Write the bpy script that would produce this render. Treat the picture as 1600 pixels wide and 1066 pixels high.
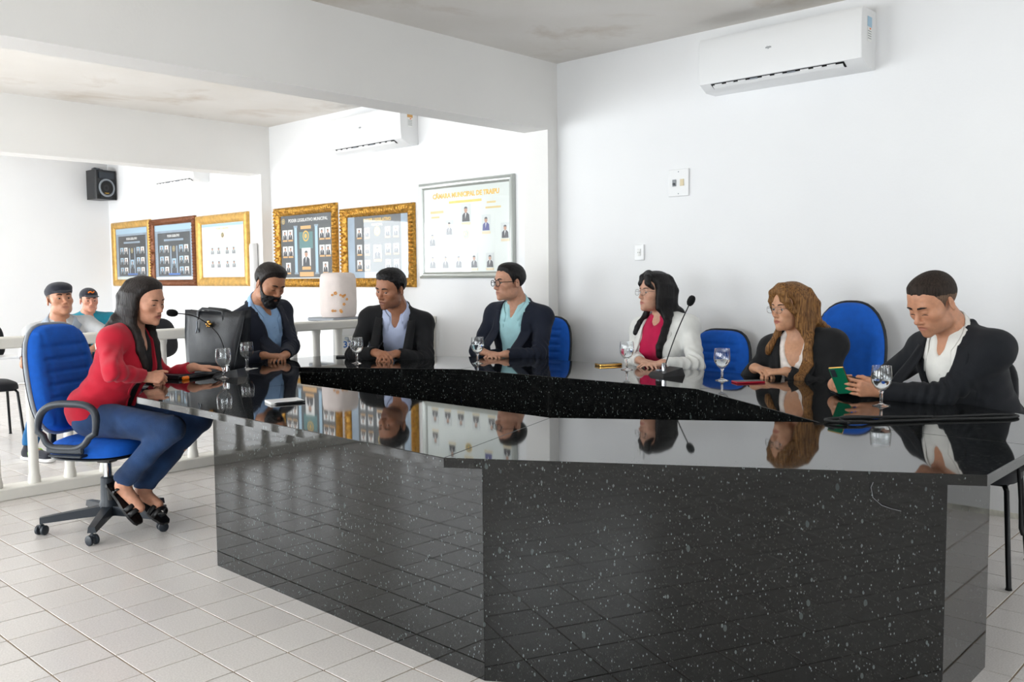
import bpy, math
import numpy as np
from mathutils import Vector, Matrix

sc = bpy.context.scene
for _o in list(bpy.data.objects):
    bpy.data.objects.remove(_o)
COL = sc.collection
PI = math.pi

# ---------------------------------------------------------------- camera
def set_camera():
    yaw, pitch, roll, f = .75322858, .07146131, .00888379, 1403.8
    fw = np.array([math.cos(yaw)*math.cos(pitch), math.sin(yaw)*math.cos(pitch), -math.sin(pitch)])
    r = np.array([math.sin(yaw), -math.cos(yaw), 0.0]); d = np.cross(fw, r)
    r2 = r*math.cos(roll) + d*math.sin(roll); d2 = -r*math.sin(roll) + d*math.cos(roll)
    cam = bpy.data.cameras.new('camera'); o = bpy.data.objects.new('camera', cam)
    m = Matrix(((r2[0], -d2[0], -fw[0], 0), (r2[1], -d2[1], -fw[1], 0), (r2[2], -d2[2], -fw[2], 1.30), (0, 0, 0, 1)))
    o.matrix_world = m
    cam.sensor_fit = 'HORIZONTAL'; cam.sensor_width = 36; cam.lens = f/1600*36
    cam.clip_start = .05; cam.clip_end = 200
    COL.objects.link(o); sc.camera = o
set_camera()

# ---------------------------------------------------------------- light and exposure
sc.view_settings.view_transform = 'Standard'
sc.view_settings.look = 'None'
sc.view_settings.gamma = 1
sc.view_settings.use_curve_mapping = False
sc.view_settings.exposure = 1.05
WORLD_STRENGTH = 5.0
w = bpy.data.worlds.new('daylight'); sc.world = w; w.use_nodes = True
w.node_tree.nodes['Background'].inputs[0].default_value = (.91, .965, 1.0, 1)
w.node_tree.nodes['Background'].inputs[1].default_value = WORLD_STRENGTH

XW, XL, YB, YF, ZC = 5.22, -2.3, -2.6, 12.35, 2.88     # long wall, window wall, back wall, far wall, ceiling
Y1, Y2 = 4.41, 8.35                                     # front planes of the two beams
# openings in the window wall (y0,y1,z0,z1) and in the far and back walls (x0,x1,z0,z1)
WIN_L = [(-1.3, .3, 1.0, 2.1), (1.4, 3.4, .45, 2.1), (5.0, 7.9, .05, 2.3), (8.9, 12.0, .05, 2.3)]  # near openings unseen; the low-silled one added to brighten floor and ceiling
WIN_F = [(-1.8, .9, .05, 2.3)]
WIN_B = [(3.3, 4.5, 1.0, 2.1)]
def portal(loc, rot, sx, sy):
    l = bpy.data.lights.new('daylight_portal', 'AREA'); l.shape = 'RECTANGLE'; l.size = sx; l.size_y = sy
    l.cycles.is_portal = True
    o = bpy.data.objects.new('daylight_portal', l); o.location = loc; o.rotation_euler = rot
    COL.objects.link(o)
for y0, y1, z0, z1 in WIN_L:
    portal((XL-.02, (y0+y1)/2, (z0+z1)/2), (0, -PI/2, 0), z1-z0, y1-y0)
for x0, x1, z0, z1 in WIN_F:
    portal(((x0+x1)/2, YF+.02, (z0+z1)/2), (-PI/2, 0, 0), x1-x0, z1-z0)
for x0, x1, z0, z1 in WIN_B:
    portal(((x0+x1)/2, YB-.02, (z0+z1)/2), (PI/2, 0, 0), x1-x0, z1-z0)

# ---------------------------------------------------------------- materials
def lin(c):
    return tuple((v/12.92 if v <= .04045 else ((v+.055)/1.055)**2.4) for v in c)
def hexc(h):
    return lin(tuple(int(h[i:i+2], 16)/255 for i in (0, 2, 4)))
MATS = {}
def new_mat(name):
    m = bpy.data.materials.new(name); m.use_nodes = True
    nt = m.node_tree; b = nt.nodes['Principled BSDF']; MATS[name] = m
    return m, nt, b
def N(nt, typ, **kw):
    n = nt.nodes.new(typ)
    for k, v in kw.items():
        setattr(n, k, v)
    return n
def ramp(nt, stops, interp='LINEAR'):
    n = N(nt, 'ShaderNodeValToRGB'); n.color_ramp.interpolation = interp
    e = n.color_ramp.elements
    while len(e) < len(stops):
        e.new(.5)
    for i, (p, c) in enumerate(stops):
        e[i].position = p; e[i].color = (*c[:3], 1)
    return n
def mat(name, color, rough=.5, metal=0., spec=.5, bump=0., bscale=200., var=0., vscale=8., coords='Object', stretch=(1, 1, 1), sheen=0., coat=0., trans=0., ior=1.45, emis=None, detail=2.):
    """plain procedural material: colour with optional noise variation and noise relief"""
    m, nt, b = new_mat(name)
    c = hexc(color) if isinstance(color, str) else color
    b.inputs['Base Color'].default_value = (*c, 1)
    b.inputs['Roughness'].default_value = rough
    b.inputs['Metallic'].default_value = metal
    b.inputs['Specular IOR Level'].default_value = spec
    b.inputs['IOR'].default_value = ior
    if sheen: b.inputs['Sheen Weight'].default_value = sheen
    if coat: b.inputs['Coat Weight'].default_value = coat; b.inputs['Coat Roughness'].default_value = .05
    if trans: b.inputs['Transmission Weight'].default_value = trans
    tc = N(nt, 'ShaderNodeTexCoord'); mp = N(nt, 'ShaderNodeMapping'); mp.inputs['Scale'].default_value = stretch
    nt.links.new(tc.outputs[coords], mp.inputs[0])
    if var:
        nz = N(nt, 'ShaderNodeTexNoise'); nz.inputs['Scale'].default_value = vscale; nz.inputs['Detail'].default_value = 4
        nt.links.new(mp.outputs[0], nz.inputs['Vector'])
        r = ramp(nt, [(.3, tuple(v*(1-var) for v in c)), (.7, tuple(min(1, v*(1+var)) for v in c))])
        nt.links.new(nz.outputs[0], r.inputs[0]); nt.links.new(r.outputs[0], b.inputs['Base Color'])
    if bump:
        nz = N(nt, 'ShaderNodeTexNoise'); nz.inputs['Scale'].default_value = bscale; nz.inputs['Detail'].default_value = detail
        nt.links.new(mp.outputs[0], nz.inputs['Vector'])
        bp = N(nt, 'ShaderNodeBump'); bp.inputs['Strength'].default_value = bump; bp.inputs['Distance'].default_value = .01
        nt.links.new(nz.outputs[0], bp.inputs['Height']); nt.links.new(bp.outputs[0], b.inputs['Normal'])
    return m

def wall_mat(name, c0, c1, sc1=.7, stain=None):
    m, nt, b = new_mat(name)
    tc = N(nt, 'ShaderNodeTexCoord')
    nz = N(nt, 'ShaderNodeTexNoise'); nz.inputs['Scale'].default_value = sc1; nz.inputs['Detail'].default_value = 5
    nt.links.new(tc.outputs['Object'], nz.inputs['Vector'])
    r = ramp(nt, [(.35, hexc(c0)), (.65, hexc(c1))]); nt.links.new(nz.outputs[0], r.inputs[0])
    out = r.outputs[0]
    if stain:
        n2 = N(nt, 'ShaderNodeTexNoise'); n2.inputs['Scale'].default_value = 1.1; n2.inputs['Detail'].default_value = 7; n2.inputs['Roughness'].default_value = .6; n2.inputs['Distortion'].default_value = .4
        nt.links.new(tc.outputs['Object'], n2.inputs['Vector'])
        r2 = ramp(nt, [(.52, (0, 0, 0)), (.68, (.6, .6, .6))]); nt.links.new(n2.outputs[0], r2.inputs[0])
        mx = N(nt, 'ShaderNodeMixRGB'); mx.inputs[2].default_value = (*hexc(stain), 1)
        nt.links.new(r2.outputs[0], mx.inputs[0]); nt.links.new(out, mx.inputs[1]); out = mx.outputs[0]
    nt.links.new(out, b.inputs['Base Color'])
    b.inputs['Roughness'].default_value = .55; b.inputs['Specular IOR Level'].default_value = .25
    n3 = N(nt, 'ShaderNodeTexNoise'); n3.inputs['Scale'].default_value = 60; n3.inputs['Detail'].default_value = 3
    nt.links.new(tc.outputs['Object'], n3.inputs['Vector'])
    bp = N(nt, 'ShaderNodeBump'); bp.inputs['Strength'].default_value = .06; bp.inputs['Distance'].default_value = .01
    nt.links.new(n3.outputs[0], bp.inputs['Height']); nt.links.new(bp.outputs[0], b.inputs['Normal'])
    return m
wall_mat('wall_paint', 'ECECED', 'F1F1F1')
wall_mat('beam_paint', 'E8E6E3', 'EEECE9')
wall_mat('ceiling_paint', 'E4DFD8', 'EDE9E4', 1.2, 'BCAB95')

def granite():
    m, nt, b = new_mat('granite')
    tc = N(nt, 'ShaderNodeTexCoord')
    nz = N(nt, 'ShaderNodeTexNoise'); nz.inputs['Scale'].default_value = 38; nz.inputs['Detail'].default_value = 6; nz.inputs['Roughness'].default_value = .7
    nt.links.new(tc.outputs['Object'], nz.inputs['Vector'])
    r = ramp(nt, [(.36, (.003, .0033, .0035)), (.55, (.007, .0075, .0075)), (.75, (.022, .023, .020))]); nt.links.new(nz.outputs[0], r.inputs[0])
    out = r.outputs[0]
    for scl, th, col in ((260, .965, (.15, .18, .18)), (130, .984, (.085, .10, .10)), (360, .92, (.035, .038, .032)), (75, .990, (.05, .062, .062))):
        mp = N(nt, 'ShaderNodeMapping'); mp.inputs['Scale'].default_value = (1, 1, .5); mp.inputs['Rotation'].default_value = (scl*.01, .3, scl*.02)
        nt.links.new(tc.outputs['Object'], mp.inputs[0])
        v = N(nt, 'ShaderNodeTexVoronoi'); v.inputs['Scale'].default_value = scl; v.inputs['Randomness'].default_value = 1
        nt.links.new(mp.outputs[0], v.inputs['Vector'])
        sep = N(nt, 'ShaderNodeSeparateColor'); nt.links.new(v.outputs['Color'], sep.inputs[0])
        g = N(nt, 'ShaderNodeMath', operation='GREATER_THAN'); g.inputs[1].default_value = th; nt.links.new(sep.outputs[0], g.inputs[0])
        d = N(nt, 'ShaderNodeMath', operation='LESS_THAN'); d.inputs[1].default_value = .42; nt.links.new(v.outputs['Distance'], d.inputs[0])
        mu = N(nt, 'ShaderNodeMath', operation='MULTIPLY'); nt.links.new(g.outputs[0], mu.inputs[0]); nt.links.new(d.outputs[0], mu.inputs[1])
        mx = N(nt, 'ShaderNodeMixRGB'); mx.inputs[2].default_value = (*col, 1)
        nt.links.new(mu.outputs[0], mx.inputs[0]); nt.links.new(out, mx.inputs[1]); out = mx.outputs[0]
    nt.links.new(out, b.inputs['Base Color'])
    b.inputs['Roughness'].default_value = .035; b.inputs['IOR'].default_value = 1.5
granite()

def tile_mat():
    m, nt, b = new_mat('floor_tile')
    g = N(nt, 'ShaderNodeNewGeometry')
    mp = N(nt, 'ShaderNodeVectorMath', operation='DIVIDE'); mp.inputs[1].default_value = (.2085, .2125, 1)
    ad = N(nt, 'ShaderNodeVectorMath', operation='SUBTRACT'); ad.inputs[1].default_value = (1.474, 3.725, 0)
    fz = N(nt, 'ShaderNodeVectorMath', operation='MULTIPLY'); fz.inputs[1].default_value = (1, 1, 0)
    nt.links.new(g.outputs['Position'], ad.inputs[0]); nt.links.new(ad.outputs[0], fz.inputs[0]); nt.links.new(fz.outputs[0], mp.inputs[0])
    fl = N(nt, 'ShaderNodeVectorMath', operation='FLOOR'); nt.links.new(mp.outputs[0], fl.inputs[0])
    wn = N(nt, 'ShaderNodeTexWhiteNoise', noise_dimensions='2D'); nt.links.new(fl.outputs[0], wn.inputs['Vector'])
    r = ramp(nt, [(0, hexc('DDD7D3')), (1, hexc('E6E1DD'))]); nt.links.new(wn.outputs['Value'], r.inputs[0])
    nz = N(nt, 'ShaderNodeTexNoise'); nz.inputs['Scale'].default_value = 160; nz.inputs['Detail'].default_value = 3
    nt.links.new(g.outputs['Position'], nz.inputs['Vector'])
    r2 = ramp(nt, [(.35, (.86, .855, .85)), (.65, (1, 1, 1))]); nt.links.new(nz.outputs[0], r2.inputs[0])
    n4 = N(nt, 'ShaderNodeTexNoise'); n4.inputs['Scale'].default_value = 2.2; n4.inputs['Detail'].default_value = 5
    nt.links.new(g.outputs['Position'], n4.inputs['Vector'])
    r4 = ramp(nt, [(.2, (.95, .94, .93)), (.8, (1, 1, 1))]); nt.links.new(n4.outputs[0], r4.inputs[0])
    mx = N(nt, 'ShaderNodeMixRGB', blend_type='MULTIPLY'); mx.inputs[0].default_value = 1
    nt.links.new(r.outputs[0], mx.inputs[1]); nt.links.new(r2.outputs[0], mx.inputs[2])
    m2 = N(nt, 'ShaderNodeMixRGB', blend_type='MULTIPLY'); m2.inputs[0].default_value = 1
    nt.links.new(mx.outputs[0], m2.inputs[1]); nt.links.new(r4.outputs[0], m2.inputs[2])
    nt.links.new(mx.outputs[0], b.inputs['Base Color'])
    r3 = ramp(nt, [(.2, (.24, .24, .24)), (.8, (.32, .32, .32))]); nt.links.new(n4.outputs[0], r3.inputs[0])
    b.inputs['Roughness'].default_value = .27
tile_mat()
mat('grout', '8F7F6C', .9, var=.25, vscale=6)
mat('white_plastic', 'ECECEC', .28, coat=.2)
mat('white_paint', 'E6E3DB', .45, var=.03, bump=.05, bscale=40)
mat('black_plastic', '15171B', .38, bump=.08, bscale=300)
mat('dark_grey_plastic', '2A3038', .35)
mat('grey_plastic', '8A9097', .4)
mat('dark_slot', '0A0A0B', .7)
mat('blue_fabric', '045CC4', .8, bump=.25, bscale=700, var=.08, vscale=30)
mat('black_fabric', '14151A', .9, bump=.2, bscale=600, sheen=.1)
mat('chrome', 'C8CACC', .12, 1)
mat('steel', '5A5F66', .35, 1)
mat('black_metal', '101114', .35, .3)
mat('gold_print', 'C9A24A', .35, .6)
mat('paper_white', 'EFEFEC', .6)
mat('paper_cream', 'E2D2B0', .6)
mat('ink_blue', '2E6FC0', .5)
mat('ink_grey', '8C8F93', .5)
mat('orange_plastic', 'F07A14', .35)
mat('leather_black', '1B1E23', .36, bump=.15, bscale=220)
mat('gold_metal', 'D3A65A', .25, 1)
mat('foam_black', '0B0C0E', .95, bump=.6, bscale=500)
mat('rubber_black', '0C0D0F', .6)
mat('frame_gold', 'B98A3E', .34, .75, var=.5, vscale=45, bump=.4, bscale=90)
mat('frame_wood_gold', 'C99E52', .4, .35, var=.2, vscale=20)
mat('frame_brown', '7A4A2E', .4, .3, var=.3, vscale=50, bump=.4, bscale=80)
mat('frame_silver', 'B4B8B4', .3, .6)
mat('print_charcoal', '3A4044', .5, var=.15, vscale=5)
mat('print_bluegrey', '8FA2B4', .5, var=.2, vscale=4)
mat('print_pale', 'DCE2DE', .5)
mat('print_dark', '22262A', .5)
mat('print_skin', 'B98A70', .6)
mat('print_suit', '2A2D36', .6)
mat('print_royal', '2C3484', .6)
mat('print_sky', 'A9C8DC', .6)
mat('print_tan', 'D9A868', .6)
mat('print_teal', '4F7F80', .6)

def thin_glass(name, tint=(1, 1, 1), rough=.0, refl=1.0):
    """thin pane: transparent with a Fresnel mirror coat"""
    m = bpy.data.materials.new(name); m.use_nodes = True; nt = m.node_tree; MATS[name] = m
    nt.nodes.clear()
    o = N(nt, 'ShaderNodeOutputMaterial'); mx = N(nt, 'ShaderNodeMixShader')
    t = N(nt, 'ShaderNodeBsdfTransparent'); t.inputs[0].default_value = (*tint, 1)
    g = N(nt, 'ShaderNodeBsdfGlossy'); g.inputs['Roughness'].default_value = rough
    lw = N(nt, 'ShaderNodeLayerWeight'); lw.inputs[0].default_value = .5
    pw = N(nt, 'ShaderNodeMath', operation='POWER'); pw.inputs[1].default_value = 5; nt.links.new(lw.outputs['Facing'], pw.inputs[0])
    fr = N(nt, 'ShaderNodeMath', operation='MULTIPLY_ADD'); fr.inputs[1].default_value = .955; fr.inputs[2].default_value = .045; nt.links.new(pw.outputs[0], fr.inputs[0])
    mu = N(nt, 'ShaderNodeMath', operation='MULTIPLY'); mu.inputs[1].default_value = refl; mu.use_clamp = True
    nt.links.new(fr.outputs[0], mu.inputs[0]); nt.links.new(mu.outputs[0], mx.inputs[0])
    nt.links.new(t.outputs[0], mx.inputs[1]); nt.links.new(g.outputs[0], mx.inputs[2]); nt.links.new(mx.outputs[0], o.inputs[0])
thin_glass('picture_glass', refl=1.7)
thin_glass('lens_glass', (.96, .97, .98), refl=.35)
thin_glass('window_glass', (.97, .98, .98))
thin_glass('goblet_glass', (.97, .98, .985), refl=1.6)
mat('water', (1, 1, 1), .0, trans=1, ior=1.33)
mat('clear_glass', (1, 1, 1), .0, trans=1, ior=1.48)

# ---------------------------------------------------------------- object helpers
def link(o, parent=None, label=None, cat=None, group=None, kind=None):
    COL.objects.link(o)
    if parent is not None: o.parent = parent
    if label: o['label'] = label
    if cat: o['category'] = cat
    if group: o['group'] = group
    if kind: o['kind'] = kind
    return o
def empty(name, loc=(0, 0, 0), rz=0., label=None, cat=None, group=None, R=None):
    o = bpy.data.objects.new(name, None); o.empty_display_size = .1
    if R is not None:
        o.matrix_world = Matrix.Translation(loc) @ Matrix(R).to_4x4()
    else:
        o.location = loc; o.rotation_euler = (0, 0, rz)
    return link(o, None, label, cat, group)
def mesh_obj(name, verts, faces, mats, parent=None, smooth=False, fmi=None, **tags):
    me = bpy.data.meshes.new(name)
    me.from_pydata([tuple(v) for v in verts], [], [tuple(f) for f in faces])
    if isinstance(mats, str): mats = [mats]
    for m in mats: me.materials.append(MATS[m])
    if fmi is not None: me.polygons.foreach_set('material_index', np.array(fmi, np.int32))
    if smooth: me.polygons.foreach_set('use_smooth', np.ones(len(me.polygons), bool))
    me.update()
    o = bpy.data.objects.new(name, me)
    return link(o, parent, **tags)
class MB:
    """collects shapes into one mesh"""
    def __init__(s): s.v = []; s.f = []; s.mi = []; s.cur = 0
    def add(s, v, f):
        n = len(s.v); s.v += [tuple(map(float, p)) for p in v]
        s.f += [tuple(i+n for i in q) for q in f]; s.mi += [s.cur]*len(f); return s
    def m(s, i): s.cur = i; return s
    def box(s, c, d, R=None, bev=0.):
        hx, hy, hz = d[0]/2, d[1]/2, d[2]/2
        if bev <= 0:
            v = [(x*hx, y*hy, z*hz) for x in (-1, 1) for y in (-1, 1) for z in (-1, 1)]
            f = [(0, 1, 3, 2), (4, 6, 7, 5), (0, 4, 5, 1), (2, 3, 7, 6), (0, 2, 6, 4), (1, 5, 7, 3)]
        else:
            b = min(bev, hx*.99, hy*.99, hz*.99); v = []; idx = {}
            for x in (-1, 1):
                for y in (-1, 1):
                    for z in (-1, 1):
                        for a, p in enumerate(((x*hx, y*(hy-b), z*(hz-b)), (x*(hx-b), y*hy, z*(hz-b)), (x*(hx-b), y*(hy-b), z*hz))):
                            idx[x, y, z, a] = len(v); v.append(p)
            f = []
            for x in (-1, 1): f.append([idx[x, y, z, 0] for y, z in ((-1, -1), (1, -1), (1, 1), (-1, 1))][::x])
            for y in (-1, 1): f.append([idx[x, y, z, 1] for x, z in ((-1, -1), (-1, 1), (1, 1), (1, -1))][::y])
            for z in (-1, 1): f.append([idx[x, y, z, 2] for x, y in ((-1, -1), (1, -1), (1, 1), (-1, 1))][::z])
            for x in (-1, 1):
                for y in (-1, 1):
                    f.append([idx[x, y, -1, 0], idx[x, y, -1, 1], idx[x, y, 1, 1], idx[x, y, 1, 0]][::-x*y])
                    f.append([idx[x, -1, y, 0], idx[x, -1, y, 2], idx[x, 1, y, 2], idx[x, 1, y, 0]][::x*y])
                    f.append([idx[-1, x, y, 1], idx[-1, x, y, 2], idx[1, x, y, 2], idx[1, x, y, 1]][::-x*y])
            for x in (-1, 1):
                for y in (-1, 1):
                    for z in (-1, 1):
                        f.append([idx[x, y, z, 0], idx[x, y, z, 1], idx[x, y, z, 2]][::x*y*z])
        v = np.array(v)
        if R is not None: v = v @ np.array(R).T
        return s.add(v + np.array(c), f)
    def lathe(s, prof, c=(0, 0, 0), seg=24, R=None, sx=1., sy=1.):
        v = []; f = []; n = len(prof)
        for j in range(seg):
            a = 2*PI*j/seg
            for r, z in prof: v.append((r*math.cos(a)*sx, r*math.sin(a)*sy, z))
        for j in range(seg):
            k = (j+1) % seg
            for i in range(n-1): f.append((j*n+i, k*n+i, k*n+i+1, j*n+i+1))
        v = np.array(v)
        if R is not None: v = v @ np.array(R).T
        return s.add(v + np.array(c), f)
    def tube(s, pts, r, seg=10, closed=False, flat=None, up=None):
        P = np.array(pts, float); n = len(P)
        rr = np.full(n, r) if np.isscalar(r) else np.array(r, float)
        T = np.zeros_like(P)
        for i in range(n):
            a = P[(i-1) % n] if (closed or i > 0) else P[i]; b = P[(i+1) % n] if (closed or i < n-1) else P[i]
            T[i] = (b-a)/max(1e-9, np.linalg.norm(b-a))
        u = np.array(up, float) if up is not None else (np.array([0, 0, 1.]) if abs(T[0][2]) < .9 else np.array([1., 0, 0]))
        v = []; f = []
        for i in range(n):
            u = u - T[i]*(u@T[i]); u /= max(1e-9, np.linalg.norm(u)); b = np.cross(T[i], u)
            fx = flat if flat else 1.
            for j in range(seg):
                a = 2*PI*j/seg
                v.append(P[i] + rr[i]*(math.cos(a)*b + fx*math.sin(a)*u))
        m = n if closed else n-1
        for i in range(m):
            k = (i+1) % n
            for j in range(seg):
                l = (j+1) % seg
                f.append((i*seg+j, i*seg+l, k*seg+l, k*seg+j))
        if not closed:
            f.append(tuple(range(seg))[::-1]); f.append(tuple((n-1)*seg+j for j in range(seg)))
        return s.add(v, f)
    def prism(s, poly, z0, z1, R=None, c=(0, 0, 0)):
        n = len(poly); v = [(x, y, z0) for x, y in poly] + [(x, y, z1) for x, y in poly]
        ar = sum(poly[i][0]*poly[(i+1) % n][1]-poly[(i+1) % n][0]*poly[i][1] for i in range(n))
        f = [tuple(range(n))[::-1], tuple(range(n, 2*n))] + [(i, (i+1) % n, n+(i+1) % n, n+i) for i in range(n)]
        if ar < 0: f = [q[::-1] for q in f]
        v = np.array(v, float)
        if R is not None: v = v @ np.array(R).T
        return s.add(v+np.array(c), f)
    def quad(s, p): return s.add(p, [tuple(range(len(p)))])
    def grid(s, P, closed_u=False, flip=False):
        """P[i][j] -> sheet"""
        P = np.array(P, float); n, m = P.shape[:2]; f = []
        for i in range(n if closed_u else n-1):
            for j in range(m-1):
                a, b = i*m+j, ((i+1) % n)*m+j
                q = (a, b, b+1, a+1); f.append(q[::-1] if flip else q)
        return s.add(P.reshape(-1, 3), f)
    def shell(s, P, t):
        """sheet P[i][j] given thickness t along its normals"""
        P = np.array(P, float); n, m = P.shape[:2]
        du = np.gradient(P, axis=0); dv = np.gradient(P, axis=1); nn = np.cross(du, dv)
        nn /= np.maximum(1e-9, np.linalg.norm(nn, axis=2, keepdims=True))
        Q = P + nn*t
        base = len(s.v)
        s.add(np.concatenate([P.reshape(-1, 3), Q.reshape(-1, 3)]), [])
        o = n*m; f = []
        for i in range(n-1):
            for j in range(m-1):
                a, b = i*m+j, (i+1)*m+j
                f.append((a, a+1, b+1, b)); f.append((o+a, o+b, o+b+1, o+a+1))
        for i in range(n-1):
            for j in (0, m-1):
                a, b = i*m+j, (i+1)*m+j; q = (a, b, o+b, o+a); f.append(q if j == 0 else q[::-1])
        for j in range(m-1):
            for i in (0, n-1):
                a, b = i*m+j, i*m+j+1; q = (a, o+a, o+b, b); f.append(q if i == 0 else q[::-1])
        s.f += [tuple(i+base for i in q) for q in f]; s.mi += [s.cur]*len(f)
        return s
    def obj(s, name, mats, parent=None, smooth=False, auto=None, **tags):
        o = mesh_obj(name, s.v, s.f, mats, parent, smooth or bool(auto), s.mi, **tags)
        if auto:
            o.data.set_sharp_from_angle(angle=math.radians(auto))
        return o
def copy_tree(o, parent=None, **tags):
    c = o.copy(); COL.objects.link(c); c.parent = parent
    for k in ('label', 'category', 'group'):
        if k in tags: c[k] = tags[k]
    for ch in list(o.children):
        if ch.name in COL.objects: copy_tree(ch, c)
    return c
def text_obj(name, body, size, mat_name, parent, loc, R=None, align='CENTER', ext=.0006, sx=1., offset=0.):
    cu = bpy.data.curves.new(name, 'FONT'); cu.body = body; cu.size = size; cu.align_x = align; cu.align_y = 'CENTER'; cu.extrude = ext; cu.offset = offset
    cu.resolution_u = 2
    t = bpy.data.objects.new(name+'_tmp', cu); COL.objects.link(t)
    dg = bpy.context.evaluated_depsgraph_get(); me = bpy.data.meshes.new_from_object(t.evaluated_get(dg))
    bpy.data.objects.remove(t); bpy.data.curves.remove(cu)
    me.materials.clear(); me.materials.append(MATS[mat_name])
    o = bpy.data.objects.new(name, me)
    m = Matrix.Translation(loc)
    if R is not None: m = m @ Matrix(R).to_4x4()
    o.matrix_local = m @ Matrix.Diagonal((sx, 1, 1, 1))
    return link(o, parent)
def rotz(a): return np.array([[math.cos(a), -math.sin(a), 0], [math.sin(a), math.cos(a), 0], [0, 0, 1.]])
def rotx(a): return np.array([[1., 0, 0], [0, math.cos(a), -math.sin(a)], [0, math.sin(a), math.cos(a)]])
def roty(a): return np.array([[math.cos(a), 0, math.sin(a)], [0, 1., 0], [-math.sin(a), 0, math.cos(a)]])
# ---------------------------------------------------------------- room shell
def holed_wall(name, axis, pos, a0, a1, z0, z1, holes, t, m, label):
    """wall in the plane axis=pos from a0..a1, with rectangular openings (b0,b1,h0,h1), thickness t outward"""
    mb = MB()
    def blk(b0, b1, h0, h1):
        if b1-b0 < 1e-4 or h1-h0 < 1e-4: return
        if axis == 'x': mb.box((pos+t/2, (b0+b1)/2, (h0+h1)/2), (abs(t), b1-b0, h1-h0))
        else: mb.box(((b0+b1)/2, pos+t/2, (h0+h1)/2), (b1-b0, abs(t), h1-h0))
    cur = a0
    for b0, b1, h0, h1 in sorted(holes):
        blk(cur, b0, z0, z1); blk(b0, b1, z0, h0); blk(b0, b1, h1, z1); cur = b1
    blk(cur, a1, z0, z1)
    return mb.obj(name, m, kind='structure', label=label)
holed_wall('wall_right', 'x', XW, YB-.15, YF+.15, 0, ZC, [], .15, 'wall_paint', 'long white painted wall with framed pictures and air conditioners')
holed_wall('wall_left', 'x', XL, YB-.15, YF+.15, 0, ZC, WIN_L, -.15, 'wall_paint', 'white wall with windows, open doorways and an added light opening opposite the pictures')
holed_wall('wall_far', 'y', YF, XL, XW, 0, ZC, WIN_F, .15, 'wall_paint', 'far white wall behind the audience seats')
holed_wall('wall_back', 'y', YB, XL, XW, 0, ZC, WIN_B, -.15, 'wall_paint', 'white wall behind the camera')
MB().box(((XL+XW)/2, (YB+YF)/2, ZC+.08), (XW-XL+.3, YF-YB+.3, .16)).obj('ceiling', 'ceiling_paint', kind='structure', label='mottled beige painted ceiling slab')
BZ = 2.385
for i, (y, yd) in enumerate(((Y1, .24), (Y2, .24))):
    mb = MB()
    mb.box(((XL+XW)/2, y+yd/2, (BZ+ZC)/2), (XW-XL, yd, ZC-BZ))
    mb.box((XW-.055, y+yd/2, BZ/2), (.11, yd, BZ))
    mb.box((XL+.055, y+yd/2, BZ/2), (.11, yd, BZ))
    mb.obj('trim_%d' % (i+1), 'beam_paint', kind='structure', label=('nearer' if i == 0 else 'farther')+' concrete beam with its wall pilaster, painted off white')
# window frames with glass in the side windows (far tall openings are open doors; the near low-silled one is added for light)
def window(n, axis, pos, b0, b1, h0, h1):
    root = MB(); t = .05
    def bar(c0, c1, d0, d1, dep=.06):
        if axis == 'x': root.box((pos, (c0+c1)/2, (d0+d1)/2), (dep, c1-c0, d1-d0))
        else: root.box(((c0+c1)/2, pos, (d0+d1)/2), (c1-c0, dep, d1-d0))
    bar(b0, b1, h0, h0+t); bar(b0, b1, h1-t, h1); bar(b0, b0+t, h0+t, h1-t); bar(b1-t, b1, h0+t, h1-t)
    mid = (b0+b1)/2; bar(mid-.025, mid+.025, h0+t, h1-t)
    o = root.obj('window_%d' % n, 'white_paint', kind='structure', label='white framed two-pane window')
    for c0, c1 in ((b0+t, mid-.025), (mid+.025, b1-t)):
        g = MB()
        if axis == 'x': g.quad([(pos, c0, h0+t), (pos, c1, h0+t), (pos, c1, h1-t), (pos, c0, h1-t)])
        else: g.quad([(c0, pos, h0+t), (c1, pos, h0+t), (c1, pos, h1-t), (c0, pos, h1-t)])
        g.obj('pane', 'window_glass', o)
window(1, 'x', XL-.08, *WIN_L[0]); window(2, 'y', YB-.08, *WIN_B[0])
# skirting with flaking paint along the long wall
mat('skirting', 'CFCDC2', .8, var=.35, vscale=14, bump=.5, bscale=30)
MB().box((XW-.003, (YB+Y1)/2, .015), (.006, Y1-YB, .03)).obj('baseboard_right', 'skirting', kind='structure', label='flaking grey strip at the foot of the long wall')

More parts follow.
